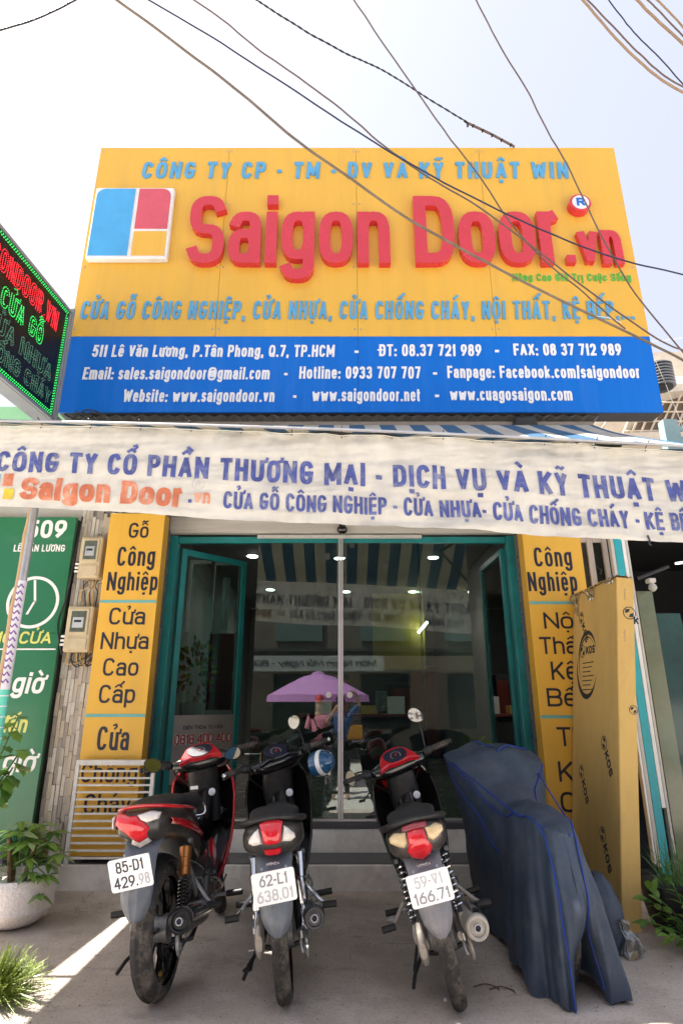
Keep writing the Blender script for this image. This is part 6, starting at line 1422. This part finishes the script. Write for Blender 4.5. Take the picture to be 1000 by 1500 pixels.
def person(label, root, joints, edges, rad, shirt, trous, hair, headc, extra=None):
    t = thing('person', label, 'person', root)
    def sk(name, idx, m_, grow):
        ks = sorted({i for e in idx for i in e}); mp_ = {k: j for j, k in enumerate(ks)}
        me = bpy.data.meshes.new(name); me.from_pydata([joints[k] for k in ks], [(mp_[a], mp_[b]) for a, b in idx], [])
        me.materials.append(m_); o = link(name, me, t); sm_ = o.modifiers.new('skin', 'SKIN'); 
        for k in ks: me.skin_vertices[0].data[mp_[k]].radius = (rad[k]*grow, rad[k]*grow)
        me.skin_vertices[0].data[0].use_root = True
        ss = o.modifiers.new('sub', 'SUBSURF'); ss.levels = 1; ss.render_levels = 1
        dg = bpy.context.evaluated_depsgraph_get(); dg.update(); me2 = bpy.data.meshes.new_from_object(o.evaluated_get(dg)); o.modifiers.clear(); o.data = me2; me2.shade_smooth(); return o
    sk('body', edges['all'], skin, 1); sk('shirt', edges['shirt'], shirt, 1.22); sk('trousers', edges['legs'], trous, 1.2)
    h = Vector(headc); g = G()
    g.grid(20, 12, lambda u, v: h+Vector((.082*math.cos(2*PI*u)*math.sin(PI*v*.62), -.012+.10*math.sin(2*PI*u)*math.sin(PI*v*.62), .02+.118*math.cos(PI*v*.62)))); g.build('hair', hair, t, smooth=True)
    return t
def J(o, yaw=0, arms='cam'):
    x, y, z = o; f = 1
    j = {'pel': (x, y-.02, z+.88), 'sp': (x, y-.03, z+1.08), 'ch': (x, y-.03, z+1.28), 'nk': (x, y-.02, z+1.43), 'hd': (x, y+.0, z+1.52), 'ht': (x, y-.01, z+1.62)}
    for s, n_ in ((-1, 'l'), (1, 'r')):
        j['sh'+n_] = (x+s*.17, y-.03, z+1.37); j['hp'+n_] = (x+s*.09, y-.02, z+.84); j['kn'+n_] = (x+s*.11, y+.02, z+.46); j['an'+n_] = (x+s*.12, y-.02, z+.07); j['to'+n_] = (x+s*.13, y+.13, z+.035)
    return j
def mk(o, arms):
    j = J(o); j.update(arms); ks = list(j); ix = {k: i for i, k in enumerate(ks)}; L_ = lambda s_: [tuple(ix[q] for q in e.split('-')) for e in s_.split()]
    R_ = {'pel': .13, 'sp': .12, 'ch': .14, 'nk': .05, 'hd': .078, 'ht': .07}
    for n_ in 'lr': R_.update({'sh'+n_: .06, 'el'+n_: .043, 'wr'+n_: .028, 'ha'+n_: .034, 'hp'+n_: .085, 'kn'+n_: .058, 'an'+n_: .038, 'to'+n_: .035})
    ed = {'all': L_('pel-sp sp-ch ch-nk nk-hd hd-ht ch-shl ch-shr shl-ell shr-elr ell-wrl elr-wrr wrl-hal wrr-har pel-hpl pel-hpr hpl-knl hpr-knr knl-anl knr-anr anl-tol anr-tor'),
          'shirt': L_('pel-sp sp-ch ch-shl ch-shr shl-ell shr-elr'), 'legs': L_('pel-hpl pel-hpr hpl-knl hpr-knr knl-anl knr-anr')}
    return [j[k] for k in ks], ed, [R_[k] for k in ks], j
o_ = (-.02, -.30, -.25)
js, ed, rd, j = mk(o_, {'ell': (-.26, -.16, 1.02), 'wrl': (-.12, -.09, 1.22), 'hal': (-.065, -.07, 1.31), 'elr': (.33, -.22, 1.32), 'wrr': (.25, -.16, 1.52), 'har': (.15, -.13, 1.55)})
person('photographer in a blue shirt and dark trousers, arms raised, seen reflected in the glass', (o_[0], o_[1], -.25), js, ed, rd, mat('shirt_blue', (.04, .09, .22), .8), mat('trousers_dark', (.02, .022, .03), .8), M['black'], j['ht'])
t = thing('hand_camera', 'black camera held up by the photographer, met as a reflection in the glass', 'camera', (0, -.12, 1.35))
G().box(-.07, .07, -.125, -.065, 1.305, 1.40).build('camera_body', M['blackplastic'], t, bevel=.01); G().lathe([(0, .036), (.03, .036), (.035, .03)], (0, -.064, 1.35), (0, 1, 0), 20).build('lens', M['gloss'], t, smooth=True)
o_ = (-.42, -.85, -.25)
js, ed, rd, j = mk(o_, {'ell': (-.66, -.86, .85), 'wrl': (-.62, -.70, .62), 'hal': (-.60, -.66, .54), 'elr': (-.19, -.86, .85), 'wrr': (-.22, -.68, .65), 'har': (-.24, -.62, .58)})
person('bystander in a pink top and red cap beside the photographer, seen reflected', (o_[0], o_[1], -.25), js, ed, rd, mat('shirt_pink', (.60, .22, .30), .8), mat('trousers_maroon', (.12, .02, .04), .8), mat('cap_red', (.6, .03, .04), .5), j['ht'])
t = thing('yellow_crate', 'yellow plastic crate across the street, met as a reflection in the glass', 'crate', (.33, -3.4, .3))
for a, b, c, d in ((.1, .12, -3.7, -3.3), (.46, .48, -3.7, -3.3)): BX('crate_side', M['yellow'], t, a, b, c, d, .55, .85, .004)
BX('crate_front', M['yellow'], t, .121, .459, -3.32, -3.30, .55, .85, .004); BX('crate_back', M['yellow'], t, .121, .459, -3.70, -3.68, .55, .85, .004); BX('crate_floor', M['yellow'], t, .121, .459, -3.679, -3.321, .55, .565, 0)
tb = thing('street_table', 'plain folding table across the street, met as a reflection in the glass', 'table', (.2, -3.5, -.25)); BX('tabletop', M['steel'], tb, -.7, .9, -3.8, -3.2, .51, .549, .005)
for x in (-.65, .85):
    for y in (-3.75, -3.25): G().tube([(x, y, -.249), (x, y, .51)], .015).build('leg', M['steel'], tb)
tr = thing('street_tree', 'leafy street tree across the road, met as a reflection in the glass', 'tree', (-4.2, -5, -.25))
G().tube(smoothpath([(-4.2, -5, -.25), (-4.15, -5, 1.2), (-4.3, -5.1, 2.4), (-4.2, -5, 3.3)], 4), [.13]*9+[.08]*3+[.06], 10).build('trunk', MATS['bark'], tr, smooth=True)
g = G()
for k in range(2600):
    a = rp.uniform(0, 6.28); e_ = rp.uniform(-1.2, 1.5); r_ = rp.random()**.4*1.5; c = Vector((-4.2+r_*math.cos(a)*math.cos(e_), -5+r_*math.sin(a)*math.cos(e_), 3.0+r_*math.sin(e_)*.9)); d = Vector((rp.uniform(-1, 1), rp.uniform(-1, 1), rp.uniform(-1, 1))).normalized()*.10; s_ = d.cross(Vector((rp.random(), .3, 1))).normalized()*.03
    g.add([c-d, c+s_, c+d, c-s_], [(0, 1, 2, 3)])
g.build('crown', leafm['mid'], tr, fixn=False)
